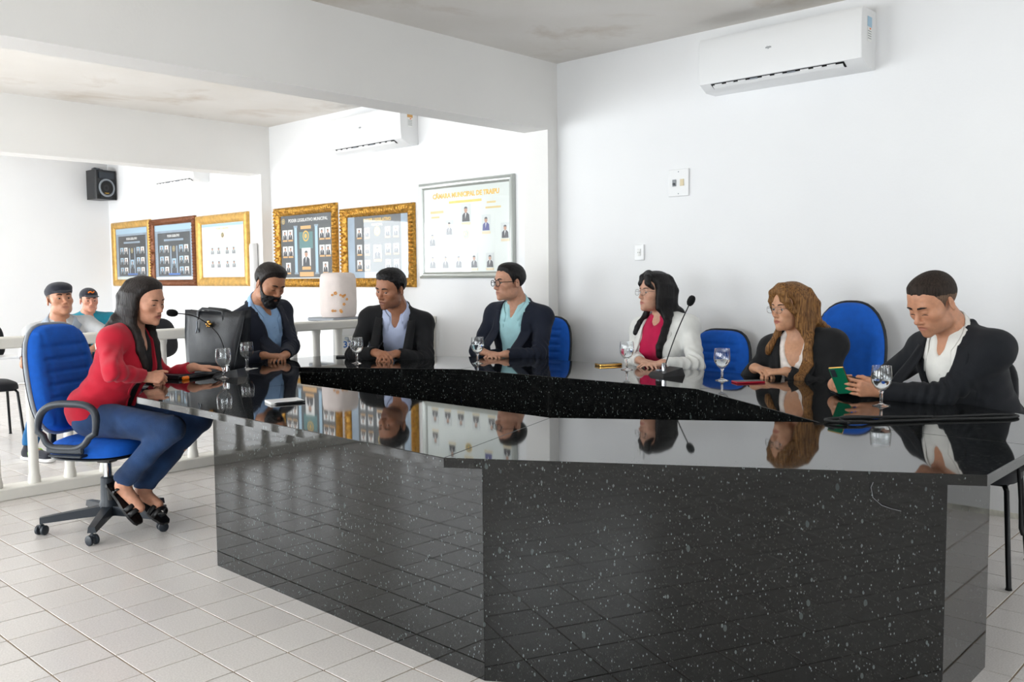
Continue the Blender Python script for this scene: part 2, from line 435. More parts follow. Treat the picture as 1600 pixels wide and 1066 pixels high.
# ---------------------------------------------------------------- tiled floor
floor = MB().quad([(XL, YB, -.0025), (XW, YB, -.0025), (XW, YF, -.0025), (XL, YF, -.0025)]).obj('floor', 'grout', kind='structure', label='floor of square speckled beige ceramic tiles')
def tiles():
    TX, TY, X0, Y0 = .2085, .2125, 1.474, 3.725
    j = .003
    mb = MB(); mb.box((0, 0, -.004), (TX-2*j, TY-2*j, .008), bev=.0009)
    proto = bpy.data.meshes.new('tile'); proto.from_pydata(mb.v, [], mb.f); proto.materials.append(MATS['floor_tile']); proto.update()
    camo = sc.camera; mw = np.array(camo.matrix_world); Rm = mw[:3, :3]; f = 1403.8
    cand = []; rest = []
    for a in range(int((XL-X0)/TX)-1, int((XW-X0)/TX)+2):
        for b in range(int((YB-Y0)/TY)-1, int((YF-Y0)/TY)+2):
            x, y = X0+(a+.5)*TX, Y0+(b+.5)*TY
            if not (XL+.06 < x < XW-.06 and YB+.06 < y < YF-.06): continue
            q = Rm.T @ (np.array([x, y, 0])-mw[:3, 3]); vis = False
            if q[2] < -.3:
                u, v = 800+f*q[0]/-q[2], 533-f*q[1]/-q[2]
                vis = -60 < u < 1660 and 600 < v < 1130
                # hidden under the table body
                if 2.05 < x < 3.15 and 1.1 < y < 3.7: vis = False
                if vis and 770 < u < 1530 : vis = False
            (cand if vis else rest).append((-q[2], x, y))
    cand.sort(); keep = cand[:300]; rest += cand[300:]
    rr = np.random.default_rng(3)
    for d, x, y in keep:
        o = bpy.data.objects.new('tile', proto); COL.objects.link(o); o.parent = floor
        o.location = (x, y, rr.uniform(-.0006, .0006)); o.rotation_euler = (rr.normal(0, .0015), rr.normal(0, .0015), 0)
    pv = np.array(mb.v); nf = mb.f; V = []; F = []
    for d, x, y in rest:
        n = len(V)*len(pv); V.append(pv + np.array([x, y, rr.uniform(-.0006, .0006)])); F += [tuple(i+n for i in q) for q in nf]
    o = mesh_obj('tile_field', np.concatenate(V), F, 'floor_tile', floor); o['kind'] = 'stuff'
tiles()

# ---------------------------------------------------------------- balustrade
def rail():
    root = empty('balustrade', (0, 5.79, 0), 0, 'low cream balustrade with round posts dividing the room', 'railing')
    x0, x1 = XL+.12, XW
    MB().box(((x0+x1)/2, .07, .035), (x1-x0, .16, .07), bev=.006).obj('kerb', 'white_paint', root)
    MB().box(((x0+x1)/2, .06, .935), (x1-x0, .13, .066), bev=.008).obj('handrail', 'white_paint', root)
    xs = [1.742, 1.955, 2.165, 2.385, 2.60, 2.79, 2.985]
    d = .208
    while xs[0]-d > x0+.1: xs.insert(0, xs[0]-d)
    while xs[-1]+d < x1-.12: xs.append(xs[-1]+d)
    prof = [(.0, .068), (.036, .068), (.036, .10), (.029, .13), (.027, .5), (.029, .86), (.034, .885), (.034, .905), (0, .905)]
    mb = MB().lathe(prof, seg=14); first = None
    for x in xs:
        if first is None:
            first = mb.obj('post', 'white_paint', root, auto=40); o = first
        else:
            o = first.copy(); COL.objects.link(o)
        o.parent = root; o.location = (x, .06, 0)
    MB().box((x1-.035, .06, .485), (.07, .1, .84), bev=.005).obj('end_post', 'white_paint', root)
rail()

# ---------------------------------------------------------------- granite table
def table():
    ZT, TH = .76, .03
    root = empty('council_table', (3.12, 3.0, 0), 0, 'large ring-shaped polished black granite meeting table', 'table')
    ox, oy = 3.12, 3.0
    out = dict(A=(1.825, 4.10), B=(1.80, 1.972), C=(2.592, .694), D=(3.135, .694), C2=(3.68, .694), B2=(4.44, 1.972), A2=(4.43, 4.10), E2=(3.72, 5.25), Em=(3.10, 5.25), E=(2.535, 5.25))
    inn = dict(nl=(2.608, 3.931), nb=(2.585, 2.226), t=(3.135, 1.406), fr=(3.695, 2.259), fb=(3.631, 3.819), fl=(3.093, 4.686))
    slabs = [['A', 'nl', 'nb', 'B'], ['B', 'nb', 't', 'D', 'C'], ['D', 't', 'fr', 'B2', 'C2'], ['B2', 'fr', 'fb', 'A2'], ['A2', 'fb', 'fl', 'Em', 'E2'], ['Em', 'fl', 'nl', 'A', 'E']]
    P = {**out, **inn}
    def shrink(poly, d):
        n = len(poly); r = []
        ar = sum(poly[i][0]*poly[(i+1) % n][1]-poly[(i+1) % n][0]*poly[i][1] for i in range(n)); sg = 1 if ar > 0 else -1
        for i in range(n):
            p0, p1, p2 = map(np.array, (poly[i-1], poly[i], poly[(i+1) % n]))
            e1 = (p1-p0)/np.linalg.norm(p1-p0); e2 = (p2-p1)/np.linalg.norm(p2-p1)
            n1 = sg*np.array([-e1[1], e1[0]]); n2 = sg*np.array([-e2[1], e2[0]])
            b = n1+n2; b /= (1+n1@n2); r.append(tuple(p1+b*d))
        return r
    for s in slabs:
        poly = [(P[k][0]-ox, P[k][1]-oy) for k in s]
        a = shrink(poly, .0007); b = shrink(poly, .0027)
        mb = MB(); n = len(a)
        lv = [(a, ZT-TH), (a, ZT-.002), (b, ZT)]
        v = [(x, y, z) for pl, z in lv for x, y in pl]
        ar = sum(a[i][0]*a[(i+1) % n][1]-a[(i+1) % n][0]*a[i][1] for i in range(n))
        f = [tuple(range(n))[::-1], tuple(range(2*n, 3*n))]
        for k in range(2): f += [(k*n+i, k*n+(i+1) % n, (k+1)*n+(i+1) % n, (k+1)*n+i) for i in range(n)]
        if ar < 0: f = [q[::-1] for q in f]
        mb.add(v, f).obj('slab', 'granite', root)
    def panel(p, q, t=.028, z0=0., z1=ZT-TH, name='panel'):
        p = np.array(p)-(ox, oy); q = np.array(q)-(ox, oy); e = (q-p)/np.linalg.norm(q-p); nn = np.array([-e[1], e[0]])*t
        e = e*.0006
        MB().prism([tuple(p+e), tuple(q-e), tuple(q-e+nn*1), tuple(p+e+nn)], z0, z1-.001).obj(name, 'granite', root)
    # body under the nearer side (outer faces, mitred) and the inner skirt around the opening
    body = [(2.0, 3.725), (1.985, 1.995), (2.735, .838), (3.162, .838)]
    for p, q in zip(body[:-1], body[1:]): panel(p, q)
    panel((2.60, 3.725), (2.0, 3.725))
    panel((3.162, .838), (3.162, 1.38))
    ring = ['nl', 'nb', 't', 'fr', 'fb', 'fl']
    for i in range(6):
        panel(P[ring[i]], P[ring[(i+1) % 6]], t=-.028)
table()
# ---------------------------------------------------------------- implicit-surface modeller (smooth unions meshed with surface nets)
A_ = lambda *v: np.array(v, float)
def unit(v): v = np.array(v, float); return v/max(1e-9, np.linalg.norm(v))
def p_cone(a, b, ra, rb, flat=None):
    """capsule with tapering radius; flat=(axis, factor) thins it along an axis"""
    a = np.array(a, float); b = np.array(b, float); ab = b-a; L2 = max(1e-9, ab@ab); rm = max(ra, rb)
    def f(X, Y, Z):
        x, y, z = X-a[0], Y-a[1], Z-a[2]
        t = np.clip((x*ab[0]+y*ab[1]+z*ab[2])/L2, 0, 1)
        x = x-t*ab[0]; y = y-t*ab[1]; z = z-t*ab[2]
        if flat is not None:
            n, s = flat; c = (x*n[0]+y*n[1]+z*n[2])*(s-1)
            x = x+c*n[0]; y = y+c*n[1]; z = z+c*n[2]
            return (np.sqrt(x*x+y*y+z*z)-(ra+(rb-ra)*t))/(1+.35*(s-1))
        return np.sqrt(x*x+y*y+z*z)-(ra+(rb-ra)*t)
    return f, np.minimum(a, b)-rm, np.maximum(a, b)+rm
def p_ell(c, r, R=None):
    c = np.array(c, float); r = np.array(r, float); R = np.eye(3) if R is None else np.array(R)
    e = np.sqrt(((R*r)**2).sum(1))
    def f(X, Y, Z):
        x, y, z = X-c[0], Y-c[1], Z-c[2]
        u = (x*R[0, 0]+y*R[1, 0]+z*R[2, 0])/r[0]; v = (x*R[0, 1]+y*R[1, 1]+z*R[2, 1])/r[1]; q = (x*R[0, 2]+y*R[1, 2]+z*R[2, 2])/r[2]
        k0 = np.sqrt(u*u+v*v+q*q); k1 = np.sqrt((u/r[0])**2+(v/r[1])**2+(q/r[2])**2)
        return k0*(k0-1)/np.maximum(k1, 1e-6)
    return f, c-e, c+e
def p_xf(prim, R, c, s):
    """prim given in a local frame -> world (columns of R = axes, c origin, s scale)"""
    f0, lo, hi = prim; R = np.array(R); c = np.array(c, float)
    cor = np.array([[(lo, hi)[i][0], (lo, hi)[j][1], (lo, hi)[k][2]] for i in (0, 1) for j in (0, 1) for k in (0, 1)])
    w = (cor*s) @ R.T + c
    def f(X, Y, Z):
        x, y, z = X-c[0], Y-c[1], Z-c[2]
        return s*f0((x*R[0, 0]+y*R[1, 0]+z*R[2, 0])/s, (x*R[0, 1]+y*R[1, 1]+z*R[2, 1])/s, (x*R[0, 2]+y*R[1, 2]+z*R[2, 2])/s)
    return f, w.min(0), w.max(0)
def smin(a, b, k):
    if k <= 0: return np.minimum(a, b)
    h = np.clip(.5+.5*(b-a)/k, 0, 1)
    return b+(a-b)*h-k*h*(1-h)
class Shape:
    def __init__(s): s.ops = []
    def add(s, p, k=.0): s.ops.append(('a', p, k)); return s
    def cut(s, p, k=.0): s.ops.append(('c', p, k)); return s
    def fn(s, g, lo=None, hi=None): s.ops.append(('f', (g, lo, hi), 0)); return s
    def bounds(s):
        lo = np.min([o[1][1] for o in s.ops if o[0] == 'a'], axis=0); hi = np.max([o[1][2] for o in s.ops if o[0] == 'a'], axis=0)
        return lo, hi
    def field(s, ax):
        F = np.full([len(a) for a in ax], .3, np.float32)
        for op, p, k in s.ops:
            f, lo, hi = p
            sl = []
            for d in range(3):
                if lo is None: sl.append(slice(None)); continue
                m = max(k, .012)+.025
                i0 = max(0, np.searchsorted(ax[d], lo[d]-m)-1); i1 = min(len(ax[d]), np.searchsorted(ax[d], hi[d]+m)+1)
                sl.append(slice(i0, i1))
            sl = tuple(sl)
            X = ax[0][sl[0]][:, None, None]; Y = ax[1][sl[1]][None, :, None]; Z = ax[2][sl[2]][None, None, :]
            if X.size*Y.size*Z.size == 0: continue
            S = F[sl]
            if op == 'a': F[sl] = smin(S, f(X, Y, Z).astype(np.float32), k)
            elif op == 'c': F[sl] = -smin(-S, f(X, Y, Z).astype(np.float32), k)
            else: F[sl] = f(S, X, Y, Z)
        return F
    def at(s, P):
        """field at scattered points"""
        P = np.atleast_2d(P); F = np.full(len(P), .3); X, Y, Z = P[:, 0], P[:, 1], P[:, 2]
        for op, p, k in s.ops:
            f = p[0]
            if op == 'a': F = smin(F, f(X, Y, Z), k)
            elif op == 'c': F = -smin(-F, f(X, Y, Z), k)
            else: F = f(F, X, Y, Z)
        return F
def p_group(G):
    """a finished Shape used as one primitive"""
    lo, hi = G.bounds()
    def f(X, Y, Z):
        F = np.full(np.broadcast(X, Y, Z).shape, .3)
        for op, p, k in G.ops:
            if op == 'a': F = smin(F, p[0](X, Y, Z), k)
            elif op == 'c': F = -smin(-F, p[0](X, Y, Z), k)
        return F
    return f, lo, hi
def axis_pts(lo, hi, coarse, fine=None, ranges=()):
    v = [lo]
    while v[-1] < hi:
        x = v[-1]; st = coarse
        if fine:
            d = min([max(a-x, x-b, 0) for a, b in ranges] + [9])
            st = min(coarse, fine+d*.35)
        v.append(x+st)
    return np.array(v, np.float32)
def surface_nets(F, ax):
    S = F < 0
    nx, ny, nz = S.shape
    c = np.zeros((nx-1, ny-1, nz-1), np.uint8)
    for i in (0, 1):
        for j in (0, 1):
            for k in (0, 1): c += S[i:nx-1+i, j:ny-1+j, k:nz-1+k]
    act = (c > 0) & (c < 8)
    I = np.argwhere(act); n = len(I)
    idx = np.full(act.shape, -1, np.int32); idx[act] = np.arange(n)
    acc = np.zeros((n, 3)); cnt = np.zeros(n)
    cor = [(i, j, k) for i in (0, 1) for j in (0, 1) for k in (0, 1)]
    val = {q: F[I[:, 0]+q[0], I[:, 1]+q[1], I[:, 2]+q[2]].astype(float) for q in cor}
    C0 = np.stack([ax[d][I[:, d]] for d in range(3)], 1).astype(float); H = np.stack([ax[d][I[:, d]+1] for d in range(3)], 1)-C0
    for a in cor:
        for d in range(3):
            if a[d]: continue
            b = list(a); b[d] = 1; b = tuple(b)
            fa, fb = val[a], val[b]; m = (fa < 0) != (fb < 0)
            t = np.where(m, fa/np.where(m, fa-fb, 1), 0)
            p = np.tile(np.array(a, float), (n, 1)); p[:, d] += t
            acc[m] += p[m]; cnt[m] += 1
    V = C0+H*(acc/np.maximum(cnt, 1)[:, None])
    quads = []
    for d in range(3):
        u, w_ = (d+1) % 3, (d+2) % 3
        sl0 = [slice(None)]*3; sl1 = [slice(None)]*3
        sl0[d] = slice(0, -1); sl1[d] = slice(1, None)
        for s_ in (u, w_): sl0[s_] = slice(1, -1); sl1[s_] = slice(1, -1)
        s0, s1 = S[tuple(sl0)], S[tuple(sl1)]
        E = np.argwhere(s0 != s1); 
        if not len(E): continue
        ins = s0[tuple(E.T)]
        base = E.copy(); base[:, u] += 1; base[:, w_] += 1
        def g(du, dw):
            q = base.copy(); q[:, u] -= du; q[:, w_] -= dw
            return idx[q[:, 0], q[:, 1], q[:, 2]]
        Q = np.stack([g(1, 1), g(0, 1), g(0, 0), g(1, 0)], 1)
        Q[~ins] = Q[~ins][:, ::-1]
        quads.append(Q)
    Q = np.concatenate(quads); Q = Q[(Q >= 0).all(1)]
    return V, Q
def relax(V, Q, it, lam=.5):
    for _ in range(it):
        acc = np.zeros_like(V); cnt = np.zeros(len(V))
        for a, b in ((0, 1), (1, 2), (2, 3), (3, 0)):
            np.add.at(acc, Q[:, a], V[Q[:, b]]); np.add.at(cnt, Q[:, a], 1)
            np.add.at(acc, Q[:, b], V[Q[:, a]]); np.add.at(cnt, Q[:, b], 1)
        V = V+lam*(acc/np.maximum(cnt, 1)[:, None]-V)
    return V
def np_mesh(name, V, Q, mats, parent=None, origin=(0, 0, 0), color=None, fmi=None, **tags):
    me = bpy.data.meshes.new(name); n = len(V); m = len(Q)
    me.vertices.add(n); me.vertices.foreach_set('co', (V-np.array(origin)).astype(np.float32).ravel())
    me.loops.add(4*m); me.loops.foreach_set('vertex_index', Q.astype(np.int32).ravel())
    me.polygons.add(m); me.polygons.foreach_set('loop_start', np.arange(0, 4*m, 4, dtype=np.int32))
    me.polygons.foreach_set('use_smooth', np.ones(m, bool))
    for mm in ([mats] if isinstance(mats, str) else mats): me.materials.append(MATS[mm])
    if fmi is not None: me.polygons.foreach_set('material_index', fmi.astype(np.int32))
    me.update(calc_edges=True)
    if color is not None:
        at = me.color_attributes.new('tone', 'FLOAT_COLOR', 'POINT')
        at.data.foreach_set('color', np.concatenate([color, np.ones((n, 1))], 1).astype(np.float32).ravel())
    o = bpy.data.objects.new(name, me)
    return link(o, parent, **tags)
def sdf_obj(name, shp, mats, res, parent=None, origin=(0, 0, 0), fine=None, ranges=((), (), ()), smooth_it=1, color_fn=None, **tags):
    lo, hi = shp.bounds(); pad = res*2+.006
    ax = [axis_pts(lo[d]-pad, hi[d]+pad, res, fine, ranges[d]) for d in range(3)]
    V, Q = surface_nets(shp.field(ax), ax)
    if smooth_it: V = relax(V, Q, smooth_it)
    return np_mesh(name, V, Q, mats, parent, origin, None if color_fn is None else color_fn(V), **tags)
def wob(p, s, seed=0.):
    """cheap smooth pseudo-noise in [-1,1]"""
    X, Y, Z = p; a = seed*1.7
    return (np.sin(X*s*1.0+Y*s*.6+a)*np.sin(Y*s*1.1-Z*s*.7+a*1.3)+np.sin(Z*s*1.3+X*s*.5+a*2.1)*np.sin(X*s*.9-Y*s*.4+a*.7))*.5
# ---------------------------------------------------------------- people
def skin_mat(name, rough=.48):
    m, nt, b = new_mat(name)
    at = N(nt, 'ShaderNodeVertexColor', layer_name='tone')
    tc = N(nt, 'ShaderNodeTexCoord'); nz = N(nt, 'ShaderNodeTexNoise'); nz.inputs['Scale'].default_value = 55; nz.inputs['Detail'].default_value = 4
    nt.links.new(tc.outputs['Object'], nz.inputs['Vector'])
    r = ramp(nt, [(.3, (.88, .86, .85)), (.7, (1.06, 1.04, 1.03))]); nt.links.new(nz.outputs[0], r.inputs[0])
    mx = N(nt, 'ShaderNodeMixRGB', blend_type='MULTIPLY'); mx.inputs[0].default_value = 1
    nt.links.new(at.outputs[0], mx.inputs[1]); nt.links.new(r.outputs[0], mx.inputs[2]); nt.links.new(mx.outputs[0], b.inputs['Base Color'])
    b.inputs['Roughness'].default_value = rough; b.inputs['Specular IOR Level'].default_value = .4
    b.inputs['Subsurface Weight'].default_value = .06; b.inputs['Subsurface Radius'].default_value = (1, .35, .2); b.inputs['Subsurface Scale'].default_value = .012
    return m
skin_mat('skin')
def hair_mat(name, c0, c1, rough=.42):
    m, nt, b = new_mat(name)
    tc = N(nt, 'ShaderNodeTexCoord'); mp = N(nt, 'ShaderNodeMapping'); mp.inputs['Scale'].default_value = (1, 1, .07)
    nt.links.new(tc.outputs['Object'], mp.inputs[0])
    nz = N(nt, 'ShaderNodeTexNoise'); nz.inputs['Scale'].default_value = 190; nz.inputs['Detail'].default_value = 5; nz.inputs['Distortion'].default_value = .2
    nt.links.new(mp.outputs[0], nz.inputs['Vector'])
    r = ramp(nt, [(.35, hexc(c0)), (.68, hexc(c1))]); nt.links.new(nz.outputs[0], r.inputs[0]); nt.links.new(r.outputs[0], b.inputs['Base Color'])
    bp = N(nt, 'ShaderNodeBump'); bp.inputs['Strength'].default_value = .7; bp.inputs['Distance'].default_value = .006
    nt.links.new(nz.outputs[0], bp.inputs['Height']); nt.links.new(bp.outputs[0], b.inputs['Normal'])
    b.inputs['Roughness'].default_value = rough; b.inputs['Specular IOR Level'].default_value = .22
    return m
hair_mat('hair_black', '0B0A0B', '1D1A1B'); hair_mat('hair_dark', '120E0D', '2B2320'); hair_mat('hair_buzz', '1E1713', '3A2F28', .7); hair_mat('hair_fade', '5A463A', '7A6250', .75)
hair_mat('hair_blonde', '4E3018', '9C7040', .5)
mat('eye_white', 'B9ADA4', .2); mat('eye_iris', '1E120C', .1)  # eye whites darkened in colour to stand in for shadow
def cloth(name, c, bump=.22, scale=420, var=.08, rough=.85, sheen=.15):
    return mat(name, c, rough, bump=bump, bscale=scale, var=var, vscale=14, sheen=sheen)
cloth('red_wool', 'B80A2A'); cloth('black_cloth', '0B0C0F', sheen=.03); cloth('navy_suit', '121828', sheen=.03); cloth('black_suit', '0F1014', sheen=.03); cloth('navy_blazer', '10182A', sheen=.03); cloth('dark_suit', '0C1017', sheen=.03)
cloth('blue_shirt', '92B4DC', .1); cloth('lilac_shirt', 'C3CDEB', .1); cloth('aqua_shirt', 'AEDCE2', .1); cloth('white_shirt', 'E4E2DC', .1); cloth('white_blazer', 'E6E6E2', .15)
cloth('magenta_top', 'C00848', .12); cloth('floral_top', 'D8CFC8', .1, var=.4); cloth('grey_polo', 'B4B5B7', .2); cloth('teal_shirt', '0E7F96', .12); cloth('cap_dark', '1B1D28', .3); cloth('shirt_collar_polo', '9EA8B4', .2)
mat('denim', '1E3C66', .85, bump=.5, bscale=380, var=.45, vscale=7, sheen=.1); mat('denim_bright', '155A8C', .85, bump=.4, bscale=380, var=.3, vscale=7)
mat('shoe_black', '101012', .4); mat('glasses_black', '0B0B0D', .25); mat('glasses_metal', '8A8480', .25, .9)

def head_ops(sex, hair_only=False, lids=0.):
    """the head in its own frame (x right, y forward, z up, origin between the ears)"""
    f = sex == 'f'; w = .95 if f else 1.
    L = [('a', p_ell((0, -.010, .040), (.076*w, .097, .084)), 0),
         ('a', p_ell((0, .032, .043), (.060*w, .054, .062)), .03),
         ('a', p_ell((0, .034, -.020), (.061*w, .056, .075)), .03)]
    if hair_only: return L
    L += [('a', p_ell((0, .038, -.070), (.053*w if not f else .044, .048, .041)), .03),
          ('a', p_ell((0, .081, -.096), (.021 if not f else .015, .016, .016)), .022)]
    for s in (-1, 1):
        L.append(('a', p_ell((s*.044*w, .058, -.017), (.023, .023, .020)), .022))
        if not f: L.append(('a', p_ell((s*.048, .012, -.070), (.016, .026, .024)), .025))
    L.append(('a', p_cone((-.036, .078, .027), (.036, .078, .027), .012 if not f else .009, .012 if not f else .009), .018))
    for s in (-1, 1):
        L.append(('c', p_ell((s*.031, .103, .005), (.019, .021, .0125)), .012))
    q = .84 if f else 1.
    L += [('a', p_cone((0, .086, .016), (0, .108-.003*f, -.026), .0075*q, .0095*q), .011),
          ('a', p_ell((0, .1085-.003*f, -.029), (.0115*q, .0115*q, .0095*q)), .008)]
    for s in (-1, 1): L.append(('a', p_ell((s*.0125*q, .0985-.003*f, -.0335), (.0078*q, .0105*q, .0075*q)), .006))
    L += [('a', p_ell((0, .076-.004*f, -.060), (.031, .019, .024)), .018),
          ('a', p_ell((0, .0895-.003*f, -.0572), (.0260, .0072, .0050+.0006*f)), .007),
          ('a', p_ell((0, .0885-.003*f, -.0680), (.0225, .0078, .0062+.0006*f)), .007),
          ('c', p_cone((-.027, .0970-.003*f, -.0626), (.027, .0970-.003*f, -.0626), .0036, .0036), .003)]
    for s in (-1, 1):
        L.append(('a', p_ell((s*.031, .0765, .0115-lids*.010), (.0175, .0150, .0078+lids*.003)), .004))
        L.append(('a', p_ell((s*.031, .0755, -.0075), (.0165, .0140, .0060)), .005))
        R = rotz(-s*.42) @ rotx(-.12)
        L.append(('a', p_ell((s*.0775*w, -.014, -.006), (.0075, .0195, .0315), R), .006))
        L.append(('c', p_ell((s*.0860*w, -.008, -.002), (.0065, .0105, .0175), R), .004))
    return L
FING = [(.0285, .086, .000, (.042, .026, .021), .0088), (.0095, .091, .002, (.046, .029, .022), .0090), (-.0095, .087, .001, (.042, .027, .021), .0086), (-.0270, .077, -.003, (.033, .021, .019), .0078)]
def add_hand(S, wrist, d, n, thumb, curls, spread=.06, sc_=1., thumb_in=0., tcurl=.25):
    """palm, four fingers and thumb; d along the hand, n out of the back of the hand, thumb=+1/-1 side"""
    d = unit(d); n = np.array(n, float); n = unit(n-d*(n@d)); x = np.cross(d, n)*thumb
    T = lambda a, b, c: np.array(wrist)+sc_*(x*a+d*b+n*c)
    S.add(p_cone(T(0, -.010, 0), T(0, .01, 0), .0245*sc_, .023*sc_, (n, 1.25)), .014)
    for i, (kx, ky, kz, seg, r) in enumerate(FING):
        k0 = T(kx, ky, kz)
        S.add(p_cone(T(kx*.55, .004, -.001), k0, .0135*sc_, .0112*sc_), .011)
        a = (i-1.5)*-spread; c = curls[i] if isinstance(curls[0], (tuple, list)) else curls
        dv = unit(d*math.cos(a)+x*math.sin(a)); p = k0; ang = 0; rr = r*sc_
        for q in range(3):
            ang += c[q]
            dv2 = dv*math.cos(ang)-n*math.sin(ang); e = p+dv2*seg[q]*sc_
            S.add(p_cone(p, e, rr, rr*.9), .003); p = e; rr *= .9
    t0 = T(.018, .018, -.006); t1 = T(.040-thumb_in*.5*.03, .046, -.012-thumb_in*.012); t2 = T(.050-thumb_in*.03, .078-tcurl*.01, -.016-thumb_in*.02); t3 = T(.050-thumb_in*.045, .104-tcurl*.03, -.020-thumb_in*.028)
    S.add(p_cone(t0, t1, .0145*sc_, .0125*sc_), .012); S.add(p_cone(t1, t2, .0115*sc_, .0098*sc_), .004); S.add(p_cone(t2, t3, .0095*sc_, .0078*sc_), .003)
def solve_elbow(a, c, l1, l2, hint):
    a = np.array(a); c = np.array(c); v = c-a; D = np.linalg.norm(v)
    if D > (l1+l2)*.985: k = D/((l1+l2)*.985); l1 *= k; l2 *= k
    x = (l1*l1-l2*l2+D*D)/(2*D); h = math.sqrt(max(0, l1*l1-x*x)); e = v/D
    hv = np.array(hint, float); hv = hv-e*(hv@e); hv = unit(hv)
    return a+e*x+hv*h

def person(label, hip, head, face, hdir, pitch=0., roll=0., hs=1., ws=1., sex='m', skin='B07E60', lips='9A5A50', stubble=0., hands=None, legs=None,
           jacket=None, shirt=None, trousers='black_cloth', hair=None, brows='hair_dark', shoes='shoe_black', glasses=None, beard=None, belly=1., slim=1., sleeves='long', gaze=0., group=None, lids=.0, extra=None, res=1., armr=1.):
    hip = np.array(hip, float); head = np.array(head, float)
    # head frame
    hf = unit(A_(hdir[0], hdir[1], 0)); hr = np.cross(hf, A_(0, 0, 1)); hu = A_(0, 0, 1.)
    p = math.radians(pitch); hf2 = hf*math.cos(p)-hu*math.sin(p); hu2 = np.cross(hr, hf2)
    q = math.radians(roll); hr2 = hr*math.cos(q)+hu2*math.sin(q); hu2 = np.cross(hr2, hf2)
    RH = np.stack([hr2, hf2, hu2], 1)
    H = lambda x, y, z: head+hs*(RH @ A_(x, y, z))
    # torso frame
    fd = unit(A_(face[0], face[1], 0))
    nb = head + hs*(RH @ A_(0, -.034, -.085)) - A_(0, 0, .055) - fd*.02      # base of the neck
    u = unit(nb-hip); st = np.linalg.norm(nb-hip)/.535
    f = unit(fd-u*(fd@u)); r = np.cross(f, u); RT = np.stack([r, f, u], 1)
    T = lambda x, y, z: hip + r*x*ws + f*y*ws + u*z*st
    org = np.array([hip[0], hip[1], 0])
    fem = sex == 'f'
    sw = (.168 if fem else .185)
    def torso(S, g, chest=True):
        """torso surface grown by g"""
        E = lambda c, rr, k: S.add(p_ell(T(*c), A_(rr[0]*ws+g, rr[1]*ws+g, rr[2]*st+g), RT), k)
        E((0, 0, .03), (.165 if not fem else .17, .12, .12), .0)
        E((0, .012, .17), (.145 if not fem else .13, .105*belly, .15), .06)
        E((0, .012, .35), (.158 if not fem else .142, .108, .17), .06)
        if fem:
            for s in (-1, 1): E((s*.065, .085, .335), (.058, .055, .06), .035)
        S.add(p_cone(T(-sw+.02, -.008, .446), T(sw-.02, -.008, .446), .052*ws+g, .052*ws+g), .05)
        S.add(p_cone(T(0, -.025, .46), T(0, -.02, .525), .080*ws+g*.4, .060*ws+g*.2), .04)
        for s in (-1, 1): S.add(p_cone(T(s*.045, -.020, .497), T(s*(sw-.03), -.010, .455), .034*ws+g*.8, .038*ws+g*.8), .04)
    # arms
    arms = {}
    L1, L2 = (.285, .245) if not fem else (.265, .228)
    for sd, sg in (('R', 1), ('L', -1)):
        sh = T(sg*sw, -.008, .434); hd = hands[sd]
        wr = np.array(hd['w'], float)
        el = np.array(hd['e'], float) if 'e' in hd else solve_elbow(sh, wr, L1, L2, hd.get('hint', A_(*(sg*r*.6-f*.3-A_(0, 0, .7)))))
        arms[sd] = (sh, el, wr, hd, sg)
    # legs
    lg = {}
    for sd, sg in (('R', 1), ('L', -1)):
        hj = T(sg*.088, .02, -.0)
        if legs and sd in legs: kn, an, toe = [np.array(v, float) for v in legs[sd]]
        else:
            fl = unit(A_(f[0], f[1], 0)); rl = np.cross(fl, A_(0, 0, 1))
            kn = A_(*hip)+fl*.40+rl*sg*.10; kn[2] = .50
            an = hip+fl*.36+rl*sg*.11; an[2] = .085; toe = an+fl*.15; toe[2] = .035
        lg[sd] = (hj, kn, an, toe)
    # ---- body: one continuous surface
    B = Shape(); torso(B, 0.)
    for sd in 'RL':
        sh, el, wr, hd, sg = arms[sd]
        B.add(p_cone(sh, el, .047*armr*(1 if not fem else .88), .038*(1 if not fem else .88)), .03); B.add(p_cone(el, wr, .038*(1 if not fem else .88), .0255*(1 if not fem else .92)), .012)
        hj, kn, an, toe = lg[sd]
        B.add(p_cone(hj, kn, .078*ws, .054), .05); B.add(p_cone(kn, an, .053, .036), .015); B.add(p_cone(an-A_(0, 0, .02), toe, .036, .026), .02)
    S0 = len(B.ops)
    nk = .052 if not fem else .045
    B.add(p_cone(H(0, -.028, -.045), T(0, -.022, .53), nk*hs, (nk+.008)*hs), .03)
    for op, pr, k in head_ops(sex, lids=lids): B.ops.append((op, p_xf(pr, RH, head, hs), k*hs))
    for sd in 'RL':
        sh, el, wr, hd, sg = arms[sd]
        add_hand(B, wr, hd['d'], hd['n'], -sg if not hd.get('flip') else sg, hd.get('c', (.5, .6, .35)), hd.get('spread', .05), hd.get('s', 1. if not fem else .92), hd.get('ti', 0.), hd.get('tc', .25))
    fr = [[], [], []]
    for c, rad in [(H(0, .0, .0), .135*hs)] + [(arms[s][2]+unit(arms[s][3]['d'])*.08, .105) for s in 'RL']:
        for d in range(3): fr[d].append((c[d]-rad, c[d]+rad))
    base = np.array(hexc(skin)); lipc = np.array(hexc(lips)); stub = np.array(hexc('3A3030'))
